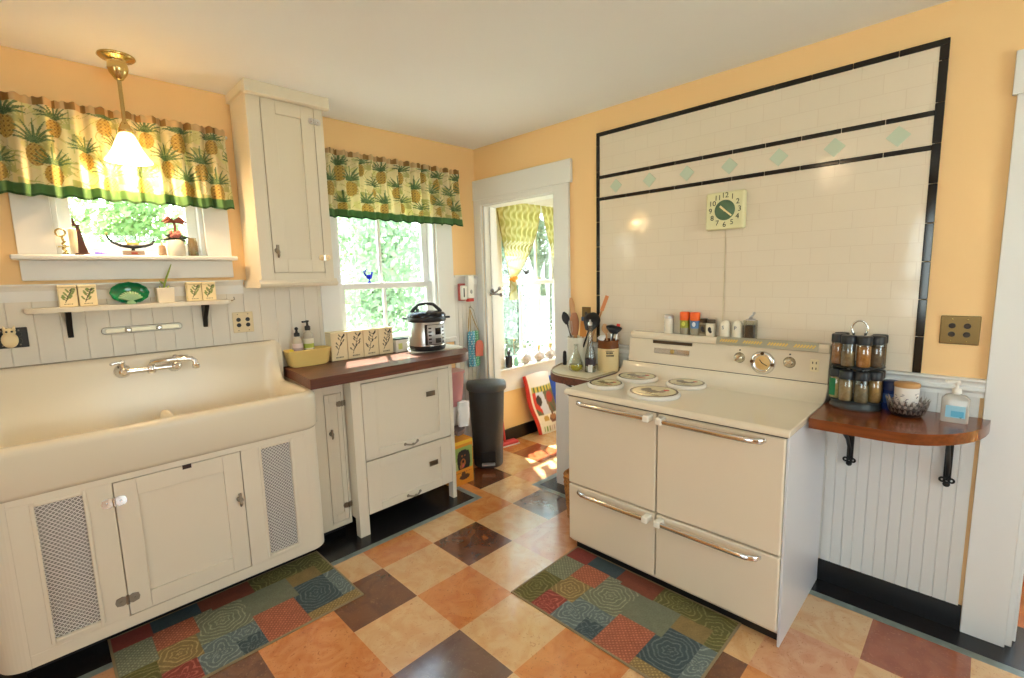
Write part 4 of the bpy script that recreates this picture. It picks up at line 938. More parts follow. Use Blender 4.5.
# ================================================================== PORCH
t=thing('sweeper_mop','red and white flat sweeper mop leaning on the porch wall','mop',(2.90,2.93,0))
b=MB(); b.obox((2.845,2.955,.018),(1,-.15,0),(.15,1,0),(0,0,1),.115,.040,.016); b.build('pad_head',mat('mop red',(214,72,72),.45),t,bevel=.01)
b=MB(); b.obox((2.845,2.955,.005),(1,-.15,0),(.15,1,0),(0,0,1),.120,.045,.0045); b.build('white_pad',mat('mop white',(236,228,226),.7),t)
b=MB(); b.tube([(2.83,2.955,.036),(2.825,2.965,.16),(2.815,2.985,.40)],.011,10); b.build('lower_pole',MATS['mop red'],t)
b=MB(); b.tube([(2.815,2.985,.40),(2.79,2.992,.75),(2.77,2.995,1.10)],.008,10); b.build('upper_pole',mat('pole grey',(176,176,176),.35,.6),t)
t=thing('dog_food_bag','red and white printed dog food sack leaning on the porch wall','bag',(3.32,2.92,0))
FOODP=colmat('food sack print',.4)
def foodcol(u,v):
    if u<.10: return C(204,52,44)
    if u<.14: return C(240,236,230)
    c=C(214,60,50)
    if v>.80: c=C(236,230,224)
    elif .72<v<=.80: c=C(206,190,90) if math.sin(u*50)>-.4 else C(70,110,60)
    elif v>.34:
        if u<.40 and v>.52-.5*u: c=C(206,60,50)
        else: c=C(88,104,78) if math.sin(u*34+v*20)>0 else C(122,96,82)
        if abs(u-.36-.25*(.72-v))<.13: c=C(206,214,232)
        if ell(u,v,.30,.58,.08,.10): c=C(48,46,54)
        if ell(u,v,.72,.60,.14,.09): c=C(170,60,50)
    else:
        c=C(236,232,222)
        if ell(u,v,.62,.24,.15,.08): c=C(110,70,60)
        if ell(u,v,.62,.265,.12,.045): c=C(168,120,84)
        if ell(u,v,.35,.26,.10,.05): c=C(190,160,90)
        if .04<v<.12 and math.sin(u*70)>.1: c=C(120,160,80) if u<.4 else C(200,170,170)
    return c
def bagpos(u,v,s):
    puff=.055*math.sin(PI*min(1,max(0,u)))**.6*(math.sin(PI*min(.98,.16+.80*v))**.5)
    return (3.08+.36*u+.15*(1-v)**1.3*(1-.1*u)+.012*math.sin(v*9)*(1-u),2.905+.060*v-s*puff,.004+.575*v*(1 if s>0 else .985)+(.02*math.sin(PI*u) if v>.9 else 0))
b=MB(); b.grid(40,44,lambda u,v:bagpos(u,v,1),foodcol); b.grid(20,20,lambda u,v:bagpos(u,v,-.4),lambda u,v:C(204,52,44)); b.build('sack',FOODP,t)
t=thing('storage_tray','blue plastic tray standing on edge behind the dog food sack','tray',(3.56,2.975,0))
b=MB(); b.box(3.40,3.72,2.992,3.002,.0305,.52); b.build('tray_base',mat('blue plastic',(46,92,206),.4),t,bevel=.004)
b=MB(); b.box(3.40,3.412,2.962,2.993,.0305,.52).box(3.708,3.72,2.962,2.993,.0305,.52).box(3.412,3.708,2.962,2.993,.0305,.042).box(3.412,3.708,2.962,2.993,.508,.52); b.build('tray_rim',MATS['blue plastic'],t,bevel=.003)
b=MB(); b.box(3.43,3.47,2.962,3.002,.001,.031).box(3.65,3.69,2.962,3.002,.001,.031); b.build('tray_feet',MATS['blue plastic'],t)
# porch curtains
CURT=colmat('porch curtain cotton',.85,.4)
def curcol(u,v):
    s=math.sin(u*48+2.5*math.sin(v*38))
    base=C(190,182,116) if v>.60 else C(226,224,204)
    if (u<.05 or u>.95) and v<.9: return C(150,136,84)
    return C(172,164,96) if s>.45 and v>.45 else (C(206,200,146) if s<-.5 else base)
def curtain(name,label,xa,xb,xt,mirror):
    t=thing(name,label,'curtain',((xa+xb)/2,2.97,2.13)); TZ,BZ,GZ=2.13,1.29,1.47
    def pos(u,v):
        z=TZ-(TZ-BZ)*(1-v); s=(TZ-z)/(TZ-GZ)
        if s<1: k=s**1.25; l_=xa+(xt-.025-xa)*k; r__=xb+(xt+.025-xb)*s**1.9
        else: k=(s-1)/((TZ-BZ)/(TZ-GZ)-1); l_=xt-.025-.02*k; r__=xt+.025+.03*k
        wv=.012*math.sin(u*2*PI*7)*(.4+.6*(1-abs(1-min(s,1.2)))*.5+.3)
        return (l_+(r__-l_)*u,2.962+wv,z)
    b=MB(); b.grid(110,70,pos,curcol); b.build('cloth',CURT,t)
    b=MB(); b.torus((xt,2.962,GZ),.028,.012,(0,.1,1),20,8); b.ball((xt-.008,2.940,GZ),.022,.018,.026); b.ball((xt+.02,2.94,GZ+.01),.018,.014,.018); b.build('tie_back',mat('orange flower tie',(236,170,70),.7),t)
    return t
curtain('tie_back_curtain','yellow-green porch curtain gathered by an orange flower tie, left panel',2.80,3.37,2.99,False)
curtain('tie_back_curtain','right panel of the yellow-green porch curtains, half behind door casing',3.38,3.86,3.66,True)
o=MB().cyl((2.83,2.975,2.135),(3.88,2.975,2.135),.008,12).build('curtain_rod',TRIM); tag(o,'thin white rod carrying the porch curtains','curtain rod')
# porch sill pieces (stool top z=.69, front edge y=2.95)
PZ=.6902
t=thing('dark_bottle','small dark square bottle with stopper on the porch window sill','bottle',(2.935,2.985,PZ))
b=MB(); b.box(2.908,2.962,2.962,3.004,PZ,PZ+.105); b.build('flask',mat('dark glass',(50,52,60),.15),t,bevel=.006); b=MB(); b.lathe([(.012,.104),(.012,.118),(.018,.122),(.016,.146),(.006,.15)],(2.935,2.983,PZ),n=16); b.build('stopper',mat('dark stopper',(34,32,36),.3),t)
t=thing('green_bottle','slim pale green glass bottle on the porch window sill','bottle',(3.03,2.985,PZ))
b=MB(); b.lathe([(.018,0),(.020,.004),(.019,.05),(.008,.075),(.007,.10)],(3.03,2.985,PZ),n=16); b.build('glass',mat('sea green glass',(150,206,176),.1,trans=.5),t)
t=thing('dried_stick','thin dried stick with tan bloom standing in the porch window','stick',(3.02,3.0,PZ))
b=MB(); b.tube([(3.012,2.995,PZ),(3.02,2.998,PZ+.13),(3.016,2.999,PZ+.23)],.0025,6); b.build('stem',WOODL,t); b=MB(); b.ball((3.016,2.99,PZ+.237),.014,.010,.010); b.build('bloom',mat('tan bloom',(190,150,100),.7),t)
SHELLM=mat('pale shell',(214,204,198),.5,var=.35,vscale=30,bump=.4,bscale=40)
for k,(x,lb,cork) in enumerate(((3.155,'leftmost whitish knobbly shell jar on porch sill, no cork',False),(3.335,'corked whitish shell jar, middle one on the porch sill',True),(3.505,'corked whitish shell jar half behind the door casing',True))):
    t=thing('shell_jar',lb,'jar',(x,2.985,PZ),0,'shell jars on the porch sill'); b=MB(); q=random.Random(k)
    def sp(u,v):
        th=2*PI*u; ph=PI*(.02+.96*v); r_=.058*(1+.10*math.sin(5*th+k)*math.sin(ph*3))*(1 if not cork else 1)
        return (x+r_*1.15*math.sin(ph)*math.cos(th),2.985+r_*.62*math.sin(ph)*math.sin(th),PZ+.05-.05*math.cos(ph)*(1+.0*v))
    b.grid(28,16,sp); b.build('shell_body',SHELLM,t)
    if cork:
        b=MB(); b.lathe([(.016,.094),(.013,.112)],(x,2.985,PZ),n=14); b.build('neck',SHELLM,t)
        b=MB(); b.lathe([(.012,.108),(.014,.150),(.012,.152)],(x+.002,2.985,PZ),n=14); b.build('cork',mat('cork',(206,170,110),.8),t)
t=thing('bird_suncatcher','small dark bird ornament hanging in the porch window above the rail','ornament',(3.20,3.0,1.62))
b=MB(); b.tube([(3.175,3.0,1.64),(3.19,3.0,1.56)],.002,6); b.build('string',BLACKP,t)
b=MB(); b.ball((3.205,3.0,1.525),.026,.012,.014); b.ball((3.228,3.0,1.538),.011); b.tube([(3.185,3.0,1.528),(3.155,3.0,1.56)],[.008,.003],8); b.build('bird',mat('dark bird',(60,62,60),.5),t)
t=thing('bead_chime','thin string of small beads hanging in the porch window','ornament',(3.24,3.0,2.0))
b=MB(); b.tube([(3.24,3.004,2.10),(3.24,3.004,1.70)],.0012,6); b.build('string',NICKEL,t)
for k,z in enumerate((1.95,1.86,1.79,1.72)): MB().ball((3.24,3.004,z),.010-.001*k).build('bead',mat('smoky bead',(120,126,120),.2),t)
# ================================================================== RIGHT WALL
# tile panel
TY0,TY1,TZ0,TZ1=.172,1.777,1.06,2.352; XT=2.553
tp=thing('tile_backsplash','white subway tile panel with black border and green diamonds behind the stove','tile panel',(XT,.975,TZ0))
TM=bpy.data.materials.new('white wall tile'); TM.use_nodes=True; n=TM.node_tree.nodes; l=TM.node_tree.links; bs=n['Principled BSDF']
tc=n.new('ShaderNodeTexCoord'); sx=n.new('ShaderNodeSeparateXYZ'); cb=n.new('ShaderNodeCombineXYZ'); l.new(tc.outputs['Object'],sx.inputs[0]); l.new(sx.outputs['Y'],cb.inputs['X']); l.new(sx.outputs['Z'],cb.inputs['Y'])
bk=n.new('ShaderNodeTexBrick'); l.new(cb.outputs[0],bk.inputs['Vector']); bk.inputs['Scale'].default_value=1; bk.inputs['Brick Width'].default_value=.152; bk.inputs['Row Height'].default_value=.076; bk.inputs['Mortar Size'].default_value=.0016; bk.inputs['Mortar Smooth'].default_value=.3
bk.inputs['Color1'].default_value=lin((232,218,197)); bk.inputs['Color2'].default_value=lin((230,216,195)); bk.inputs['Mortar'].default_value=lin((224,208,186)); l.new(bk.outputs['Color'],bs.inputs['Base Color'])
bs.inputs['Roughness'].default_value=.10; bp=n.new('ShaderNodeBump'); bp.invert=True; bp.inputs['Strength'].default_value=.3; bp.inputs['Distance'].default_value=.0015; l.new(bk.outputs['Fac'],bp.inputs['Height'])
nz=n.new('ShaderNodeTexNoise'); nz.inputs['Scale'].default_value=9; l.new(tc.outputs['Object'],nz.inputs['Vector']); b2=n.new('ShaderNodeBump'); b2.inputs['Strength'].default_value=.06; b2.inputs['Distance'].default_value=.02; l.new(nz.outputs['Fac'],b2.inputs['Height']); l.new(bp.outputs['Normal'],b2.inputs['Normal']); l.new(b2.outputs['Normal'],bs.inputs['Normal'])
BLKT=mat('black glazed tile',(24,22,20),.12)
b=MB(); b.box(XT,XB-.0005,TY0+.02,TY1-.02,TZ0,TZ1-.02); b.build('tile_field',TM,tp)
def bars(pts):
    b=MB()
    for (ya,yb,za,zb) in pts:
        b.box(XT-.004,XB-.0005,ya,yb,za,zb)
    return b
def run(a,b_,step=.152): 
    o=[]; x=a
    while x<b_-.001: o.append((x,min(x+step-.002,b_))); x+=step
    return o
W_=.024
b=bars([(y0,y1,TZ1-W_,TZ1) for y0,y1 in run(TY0,TY1)]+[(TY0,TY0+W_+.004,z0,z1) for z0,z1 in run(TZ0,TZ1-W_)]+[(TY1-W_,TY1,z0,z1) for z0,z1 in run(TZ0,TZ1-W_)]); b.build('black_border',BLKT,tp,bevel=.002)
for zc in (2.087,1.957):
    b=bars([(y0,y1,zc-.010,zc+.010) for y0,y1 in run(TY0+W_+.004,TY1-W_)]); b.build('black_liner',BLKT,tp,bevel=.002)
GRT=mat('celadon tile',(200,212,190),.12)
for yc in (1.637,1.416,1.195,.973,.747,.525,.306):
    b=MB(); zc=2.022; h=.041; v=[(XT-.003,yc+h,zc),(XT-.003,yc,zc-h),(XT-.003,yc-h,zc),(XT-.003,yc,zc+h)]; w2=[(XT+.002,y,z) for _,y,z in v]
    b.add(v+w2,[(0,1,2,3),(7,6,5,4)]+[(i,4+i,4+(i+1)%4,(i+1)%4) for i in range(4)]); b.build('diamond_inset',GRT,tp,bevel=.0015)
    b=MB(); 
# clock
ck=thing('wall_clock','square cream electric clock with green centre on the tile','clock',(XT,.977,1.80))
CX=2.512; cy,cz=.975,1.800
CKM=mat('clock case cream',(232,226,180),.35)
b=MB(); b.box(CX,XT-.001,cy-.096,cy+.096,cz-.094,cz+.094); b.build('case',CKM,ck,bevel=.012,seg=3)
b=MB(); b.lathe([(.050,0),(.050,.002),(.001,.003)],(CX,cy-.002,cz+.002),(-1,0,0),40); b.build('centre_disc',mat('clock green',(96,124,92),.5),ck)
for k in range(1,13):
    vs,fs=text_mesh(str(k),.036); a=R(30*k); ty,tz=.072*math.sin(a),.072*math.cos(a)
    b=MB(); b.add([(CX-.001-v.z,cy-.002-(v.x+ty),cz+.002+v.y+tz) for v in vs],fs); b.build('numeral',mat('clock ink',(44,58,40),.5),ck)
HM=mat('clock hand cream',(238,220,170),.4)
def hand(ang,L,w,xo,name):
    b=MB(); a=R(ang); d=Vector((0,-math.sin(a),math.cos(a))); s=Vector((0,math.cos(a),math.sin(a))); b.obox(Vector((xo,cy-.002,cz+.002))+d*(L*.40),(1,0,0),d,s,.001,L*.6,w); return b.build(name,HM,ck)
hand(131,.046,.0040,CX-.005,'minute_hand'); hand(313,.030,.0048,CX-.0075,'hour_hand')
b=MB(); b.tube([(XT-.004,cy+.005,cz-.094),(XT-.003,cy+.004,cz-.3),(XT-.003,cy+.006,cz-.64)],.0025,8); b.build('cord',mat('clock cord',(214,200,170),.5),ck)
# outlets on the right wall
def outletB(label,y0,y1,z0,z1,pm,sm,x=XB,cols=2):
    t=thing('wall_outlet',label,'outlet',(x,(y0+y1)/2,(z0+z1)/2)); b=MB(); b.box(x-.006,x-.0002,y0,y1,z0,z1); b.build('plate',pm,t,bevel=.003)
    for i in range(cols):
        for j in range(2):
            yc=y0+(y1-y0)*(.5 if cols==1 else (.32,.70)[i]); zc=(z0+z1)/2+(j-.5)*.034
            b=MB(); b.lathe([(.0110,0),(.0105,.0025)],(x-.006,yc,zc),(-1,0,0),16); b.build('socket',sm,t)
            MB().ball((x-.006,yc,zc+(.026 if j else -.026)),.003,.0025,.003,8,6).build('screw',BRASS,t)
    return t
outletB('aged brass double outlet plate on the orange wall right of the tile',.010,.126,1.187,1.300,ABRASS,mat('brown socket',(48,36,28),.5))
outletB('aged brass single outlet plate left of the tile, above crock',1.83,1.90,1.165,1.285,ABRASS,MATS['brown socket'],cols=1)

# ------------------------------------------------------------------ stove
sv=thing('electric_range','wide cream enamel vintage electric range with four doors','stove',(2.25,1.01,0))
Y0,Y1=.487,1.535; XF=1.932
b=MB(); b.box(1.962,2.545,Y0,Y1,.045,.872); b.build('body',ENAMEL,sv,bevel=.004)
b=MB(); b.box(1.985,2.53,Y0+.006,Y1-.02,0,.045); b.build('toe_base',BLACK,sv)
MB().box(1.948,2.54,Y0-.001,Y0+.008,0,.872).build('side_panel',mat('daylit side enamel',(214,214,218),.3),sv,bevel=.002)  # cool daylight on this side is put into the panel's colour
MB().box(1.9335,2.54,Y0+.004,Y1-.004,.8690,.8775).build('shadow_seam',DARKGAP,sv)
b=MB(); prof=[(2.545,.877),(1.918,.877)]+[(1.936+.022*math.cos(R(a)),.883+.022*math.sin(R(a))) for a in range(190,89,-15)]+[(2.40,.905)]+[(2.40+.085*math.sin(R(a)),.905+.073*(1-math.cos(R(a)))) for a in range(15,91,15)]+[(2.545,.978)]
prof=[(2.545,.877),(1.914,.877)]+[(1.936-.022*math.cos(R(a)),.883+.022*math.sin(R(a))) for a in range(0,91,15)]+[(2.40,.905)]+[(2.40+.085*math.sin(R(a)),.905+.073*(1-math.cos(R(a)))) for a in range(15,91,15)]+[(2.545,.978)]
b.prismy(prof,Y0-.008,Y1+.008); b.build('cooktop',ENAMEL,sv,bevel=.006,seg=3)
b=MB(); b.prismy([(2.545,.980),(2.484,.980),(2.494,1.118),(2.545,1.118)],Y0-.006,1.502); b.build('control_panel',ENAMEL,sv,bevel=.004)
MB().box(2.488,2.54,Y0,1.50,.9775,.981).build('panel_seam',DARKGAP,sv)
b=MB(); b.prismy([(2.545,1.118),(2.484,1.118),(2.478,1.126),(2.478,1.140)]+[(2.494-.016*math.cos(R(a)),1.142+.016*math.sin(R(a))) for a in(0,30,60,90)]+[(2.545,1.158)],Y0-.006,1.486); b.build('top_ledge',ENAMEL,sv,bevel=.006,seg=3)
VX=2.4775
vt=MB(); vt.prismy([(2.497,1.162),(2.484,1.164),(2.469,1.126),(2.480,1.122)],.524,.980); vt=vt.build('chrome_vent',mat('vent chrome',(176,176,162),.34,.8),sv)
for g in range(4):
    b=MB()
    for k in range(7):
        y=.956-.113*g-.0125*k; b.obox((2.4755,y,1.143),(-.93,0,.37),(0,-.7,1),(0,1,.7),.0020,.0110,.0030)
    b.build('louvre_slots',mat('louvre reflection yellow',(236,206,116),.3,.3),vt)  # yellow reflection on the slots is painted in as their colour
b=MB(); b.box(2.489,2.498,1.115,1.345,1.097,1.114); b.build('lamp_slot',mat('slot dark chrome',(96,84,70),.3,.8),sv)
b=MB(); b.box(2.4865,2.493,1.128,1.336,1.045,1.072); b.box(2.4855,2.492,1.128,1.336,1.040,1.047); bd=b.build('badge_bar',CHROME,sv,bevel=.002)
b=MB(); b.lathe([(.012,0),(.012,.003),(.009,.005)],(2.4865,1.226,1.058),(-1,0,0),18); b.build('badge_emblem',mat('emblem gold',(214,190,120),.3,.8),bd)
for yk in (.866,.640):
    b=MB(); b.lathe([(.026,0),(.027,.003),(.022,.006),(.020,.022),(.016,.026),(.002,.027)],(2.4895,yk,1.062),(-1,0,0),24); b.obox((2.463,yk,1.062),(1,0,0),(0,1,1),(0,-1,1),.004,.004,.019); kb=b.build('knob',mat('knob satin chrome',(208,200,180),.25,.9),sv)
    MB().cyl((2.4935,yk,1.100),(2.4895,yk,1.100),.004,10).build('pointer_mark',BLACKP,sv)
b=MB(); b.lathe([(.056,0),(.057,.005),(.052,.012),(.042,.016),(.037,.014),(.034,.010)],(2.488,.756,1.048),(-1,0,0),40,cap1=False); dl=b.build('timer_dial',CHROME,sv)
MB().lathe([(.0355,.0),(.0355,.011),(.001,.0112)],(2.488,.756,1.048),(-1,0,0),36).build('dial_face',mat('dial amber face',(226,186,120),.4),dl)
for a,L in((118,.026),(-38,.020)):
    d=Vector((0,-math.sin(R(a)),math.cos(R(a)))); b=MB(); b.obox(Vector((2.4745,.756,1.048))+d*L*.4,(1,0,0),d,d.cross(Vector((1,0,0))),.001,L*.6,.0014); b.build('dial_hand',BLACKP,dl)
for a in (85,0,-95):
    b=MB(); p=Vector((2.476,.756,1.048))+Vector((0,math.sin(R(a)),math.cos(R(a))))*.047; b.lathe([(.008,0),(.008,.008),(.005,.010)],p,(-1,0,0),14); b.build('dial_button',mat('button bronze',(110,84,60),.3,.8),dl)
op=MB().box(2.487,2.494,.520,.556,1.030,1.086).build('appliance_outlet',mat('ivory outlet',(236,222,184),.4),sv,bevel=.002)
for yy in(.531,.545):
    for zz in(1.045,1.071): MB().box(2.4862,2.488,yy-.0018,yy+.0018,zz-.005,zz+.005).build('slot',BLACKP,op)
# doors and drawers with chrome handles
def sdoor(y0,y1,z0,z1,zh,inner):
    b=MB(); b.box(XF,1.964,y0+.003,y1-.003,z0,z1); d=b.build('door',ENAMEL,sv,bevel=.007,seg=3)
    ya,yb=(y0+.08,y1-.015) if inner=='hi' else (y0+.015,y1-.08)
    # ya..yb runs from the chrome curl to the white end block
    if inner=='hi': ys_=[ya-.012,ya,ya+.03,ya+.07,(ya+yb)/2,yb-.03]
    else: ys_=[yb+.012,yb,yb-.03,yb-.07,(ya+yb)/2,ya+.03]
    xs_=[XF+.002,XF-.022,XF-.036,XF-.040,XF-.040,XF-.038]
    h=MB(); rr=[]
    for x,y in zip(xs_,ys_):
        k=.55 if x>XF-.01 else 1; rr.append([Vector((x+.009*k*math.cos(t),y,zh+.012*k*math.sin(t))) for t in [2*PI*i/14 for i in range(14)]])
    h.loft(rr); ho=h.build('handle',CHROME,d)
    e=(yb-.032,yb) if inner=='hi' else (ya,ya+.032)
    w=MB(); w.box(XF-.052,XF+.001,e[0],e[1],zh-.016,zh+.016); w.build('handle_end',mat('white handle end',(240,234,220),.25),ho,bevel=.007,seg=3)
YM=1.020
sdoor(Y0+.006,YM,.392,.868,.846,'lo' if False else 'hi')
sdoor(YM,Y1-.004,.392,.868,.846,'lo')
sdoor(Y0+.006,YM,.070,.385,.362,'hi'); sdoor(YM,Y1-.004,.070,.385,.362,'lo')
# burner covers
RP=colmat('burner cover print',.25,coat=.4)
def burner(label,x,y,r,seedv):
    t=thing('burner_cover',label,'burner cover',(x,y,.9055),0,'rooster burner covers'); z=.9055
    b=MB(); b.lathe([(r,0),(r+.003,.004),(r+.002,.014),(r-.003,.0185),(r-.010,.019)],(x,y,z),n=44); b.build('cover_rim',mat('cover white metal',(232,224,212),.25),t)
    def pos(u,v):
        a=2*PI*u; return (x+(r-.008)*v*math.cos(a),y+(r-.008)*v*math.sin(a),z+.0200)
    def col(u,v):
        a=2*PI*u; px=v*math.cos(a); py=-v*math.sin(a)
        if .90<v: return C(60,54,46)
        c=C(214,202,164)
        # cockerel seen from the front of the stove: right = -y, up = +x
        rx,uy=py,px
        if ell(rx,uy,-.05,-.05,.34,.24): c=C(66,58,48) if math.sin(rx*40+uy*30)>-.2 else C(126,104,70)
        if ell(rx,uy,-.42,.12,.20,.30) : c=C(52,56,52) if math.sin(rx*30-uy*20)>0 else C(90,84,66)
        if ell(rx,uy,.30,.18,.13,.26): c=C(120,70,44)
        if ell(rx,uy,.36,.42,.13,.12): c=C(196,70,58)
        if uy<-.26 and uy>-.55 and (abs(rx+.08)<.03 or abs(rx-.06)<.03): c=C(160,120,60)
        if -.62<uy<-.52 and abs(rx)<.5: c=C(110,120,76)
        if seedv%2 and ell(rx,uy,.4,-.3,.26,.10): c=C(186,96,80)
        return c
    b=MB(); b.grid(64,26,pos,col); b.build('printed_top',RP,t)
burner('smallest printed burner cover, front left nearest the utensil crocks',2.10,1.405,.094,1)
burner('printed rooster burner cover at the back left of the range',2.352,1.365,.112,3)
burner('largest rooster burner cover, at front nearest the oven handles',2.088,1.120,.122,2)
burner('printed rooster burner cover at back, below the chrome badge',2.365,1.085,.098,4)
# things along the range ledge
LZ=1.1585; LX=2.513
t=thing('sugar_shaker','glass shaker of white sugar with metal lid, leftmost on range ledge','shaker',(LX,1.262,LZ))
b=MB(); b.lathe([(.023,0),(.025,.004),(.024,.078),(.022,.084)],(LX,1.262,LZ),n=12); b.build('glass',mat('sugar glass',(228,218,200),.15),t); b=MB(); b.lathe([(.025,.083),(.026,.098),(.020,.104),(.004,.106)],(LX,1.262,LZ),n=20); b.build('cap',STEEL,t)
CLJ=mat('grinder clear',(196,186,160),.1,trans=.4)
for y,lb,lc in((1.170,'orange-capped spice grinder with green label on the range ledge','olive'),(1.112,'orange-capped spice grinder with blue label on the range ledge','blue')):
    t=thing('spice_grinder',lb,'spice grinder',(LX,y,LZ),0,'orange-capped grinders')
    b=MB(); b.lathe([(.022,0),(.024,.003),(.024,.038),(.023,.040)],(LX,y,LZ),n=18); b.build('glass_base',CLJ,t)
    b=MB(); b.lathe([(.0242,.036),(.0242,.078)],(LX,y,LZ),n=18); b.build('label_sleeve',mat('label '+lc,(150,150,40) if lc=='olive' else (92,130,176),.5),t)
    b=MB(); b.ball((LX-.0235,y-.004,LZ+.058),.002,.010,.013,12,8); b.build('label_badge',mat('badge lime' if lc=='olive' else 'badge white',(214,214,90) if lc=='olive' else (226,230,236),.5),t)
    b=MB(); b.lathe([(.025,.077),(.026,.080),(.026,.118),(.023,.122),(.002,.122)],(LX,y,LZ),n=22); b.build('cap',mat('orange cap',(246,104,30),.4),t)
for y,x,lb,c1 in((1.066,2.522,'dark square spice jar with black lid right of the orange caps',(104,92,66)),(1.021,2.506,'square spice jar with white label and dark picture left of white shakers',(224,214,190))):
    t=thing('spice_tin_jar',lb,'spice jar',(x,y,LZ)); b=MB(); b.loft([rrect(x,y,.020,.020,.005,LZ+.0002),rrect(x,y,.0205,.0205,.005,LZ+.068)]); b.build('jar',CLJ if c1[0]<150 else mat('jar pale',(214,204,180),.4),t)
    b=MB(); b.box(x-.0215,x-.0203,y-.016,y+.016,LZ+.010,LZ+.058); lo=b.build('label_panel',mat('jar label %d'%c1[0],c1,.5),t)
    b=MB(); b.ball((x-.0215,y,LZ+.036),.0015,.009,.014,12,8); b.ball((x-.0215,y-.005,LZ+.025),.0015,.008,.008,10,8); b.build('label_picture',mat('ink',(40,38,40),.5),lo)
    b=MB(); b.lathe([(.020,.068),(.021,.070),(.021,.086),(.018,.089),(.002,.089)],(x,y,LZ),n=20); b.build('cap',mat('jar cap dark',(78,66,50),.35,.3),t)
for y,ch,lb in((.951,'S','white ceramic shaker lettered S, left of its pair'),(.890,'P','white ceramic shaker lettered P, right of its pair')):
    t=thing('ceramic_shaker',lb,'shaker',(LX,y,LZ),0,'white ceramic shakers'); b=MB(); b.lathe([(.026,0),(.027,.004),(.026,.03),(.0265,.032),(.025,.065),(.018,.082),(.004,.088)],(LX,y,LZ),n=26); b.build('shaker_body',mat('white ceramic',(236,226,204),.2),t)
    vs,fs=text_mesh(ch,.026); b=MB()
    for v in [0]: b.add([(LX-.0262-v_.z-.0012,y+.002-v_.x,LZ+.050+v_.y) for v_ in vs],fs)
    b.build('letter',mat('blue ink',(70,84,110),.5),t)
t=thing('pepper_mill','clear square pepper mill with dark peppercorns at right of ledge jars','pepper mill',(LX,.829,LZ))
b=MB(); b.loft([rrect(LX,.829,.026,.026,.004,LZ+.0002),rrect(LX,.829,.026,.026,.004,LZ+.092)]); b.build('acrylic_body',CLEAR,t); b=MB(); b.loft([rrect(LX,.829,.019,.019,.003,LZ+.004),rrect(LX,.829,.019,.019,.003,LZ+.066)]); b.build('peppercorns',mat('peppercorn',(58,54,56),.6,var=.6,vscale=220),t)
b=MB(); b.lathe([(.022,.092),(.023,.098),(.010,.100),(.006,.112)],(LX,.829,LZ),n=18); b.tube([(LX,.829,LZ+.11),(LX-.004,.818,LZ+.118),(LX-.006,.812,LZ+.126)],.004,8); b.ball((LX-.006,.812,LZ+.128),.007); b.build('crank',STEEL,t)

# ------------------------------------------------------------------ wall shelves beside the range
SZ=.905
def shelfpoly(ys,yend,sg,xf=2.145):
    """straight front edge that rounds off into the wall at the far end"""
    L=abs(yend-ys); p=[(2.551,ys),(xf,ys),(xf,ys+sg*L*.45)]
    p+=[(2.551-(2.551-xf)*math.cos(R(a)),ys+sg*(L*.45+L*.55*math.sin(R(a)))) for a in range(10,91,8)]; return p
def bracket(par,y):
    b=MB(); b.box(2.535,2.5515,y-.012,y+.012,.63,SZ-.0425); b.box(2.30,2.551,y-.010,y+.010,SZ-.055,SZ-.0425); b.build('bracket',IRON,par,bevel=.003)
    o=[x for x in bpy.data.objects if x.parent==par and x.name.startswith('bracket')][-1]
    b=MB(); b.tube([(2.32,y,SZ-.058),(2.37,y,SZ-.10),(2.46,y,SZ-.15),(2.52,y,SZ-.21),(2.532,y,SZ-.25)],[.006,.008,.008,.008,.006],8); b.build('scroll_brace',IRON,o)
    b=MB(); b.torus((2.532,y-.014,.635),.008,.004,(1,0,0),16,8); b.torus((2.532,y+.014,.635),.008,.004,(1,0,0),16,8); b.ball((2.532,y,.618),.006,.012,.012); b.build('finial',IRON,o)
rs=thing('corner_shelf','brown wooden shelf with rounded end, right of the range, on iron brackets','shelf',(2.4,.22,SZ))
o=MB(); o.prism(shelfpoly(.474,-.045,-1),SZ-.042,SZ); o.build('board',WOODS,rs,bevel=.006,seg=3)
for y in(.390,.062): bracket(rs,y)
ls=thing('corner_shelf','dark wooden shelf with rounded end, left of the range by the doorway','shelf',(2.4,1.75,SZ))
o=MB(); o.prism(shelfpoly(1.548,1.995,1),SZ-.042,SZ); o.build('board',WOODD,ls,bevel=.006,seg=3)
bracket(ls,1.66); bracket(ls,1.90)
def trayp(e,ys=1.558,yend=1.990,xf=2.15):
    L=yend-ys; p=[(2.548-e,ys+e),(xf+e,ys+e),(xf+e,ys+L*.42)]
    return p+[(2.548-e-(2.548-xf-2*e)*math.cos(R(a)),ys+L*.42+(L*.58-e)*math.sin(R(a))) for a in range(10,91,8)]
TRY=mat('oilcloth mat',(226,214,184),.4)
tr_=thing('tray','pale tray with a raised dark edge under the crocks on left shelf','tray',(2.4,1.75,SZ))
b=MB(); b.prism(trayp(0),SZ+.0003,SZ+.004); b.build('tray_base',TRY,tr_)
b=MB(); pts=[(x,y,SZ+.008) for x,y in trayp(.003)]; b.tube(pts+[pts[0]],.0045,8); b.build('tray_edge',mat('tray edge',(186,170,138),.4),tr_)
TZ_=SZ+.0045
ck1=thing('utensil_crock','tall white crock packed with cooking utensils on the left shelf','crock',(2.462,1.858,TZ_))
b=MB(); b.lathe([(.066,0),(.070,.005),(.070,.182),(.072,.186),(.070,.190),(.064,.188),(.063,.02),(.001,.018)],(2.462,1.858,TZ_),n=36,cap1=False); b.build('crock_body',mat('white stoneware',(234,228,212),.3),ck1)
ck2=thing('utensil_crock','cream stoneware crock with brown rim and dark stamp beside the range','crock',(2.445,1.618,TZ_))
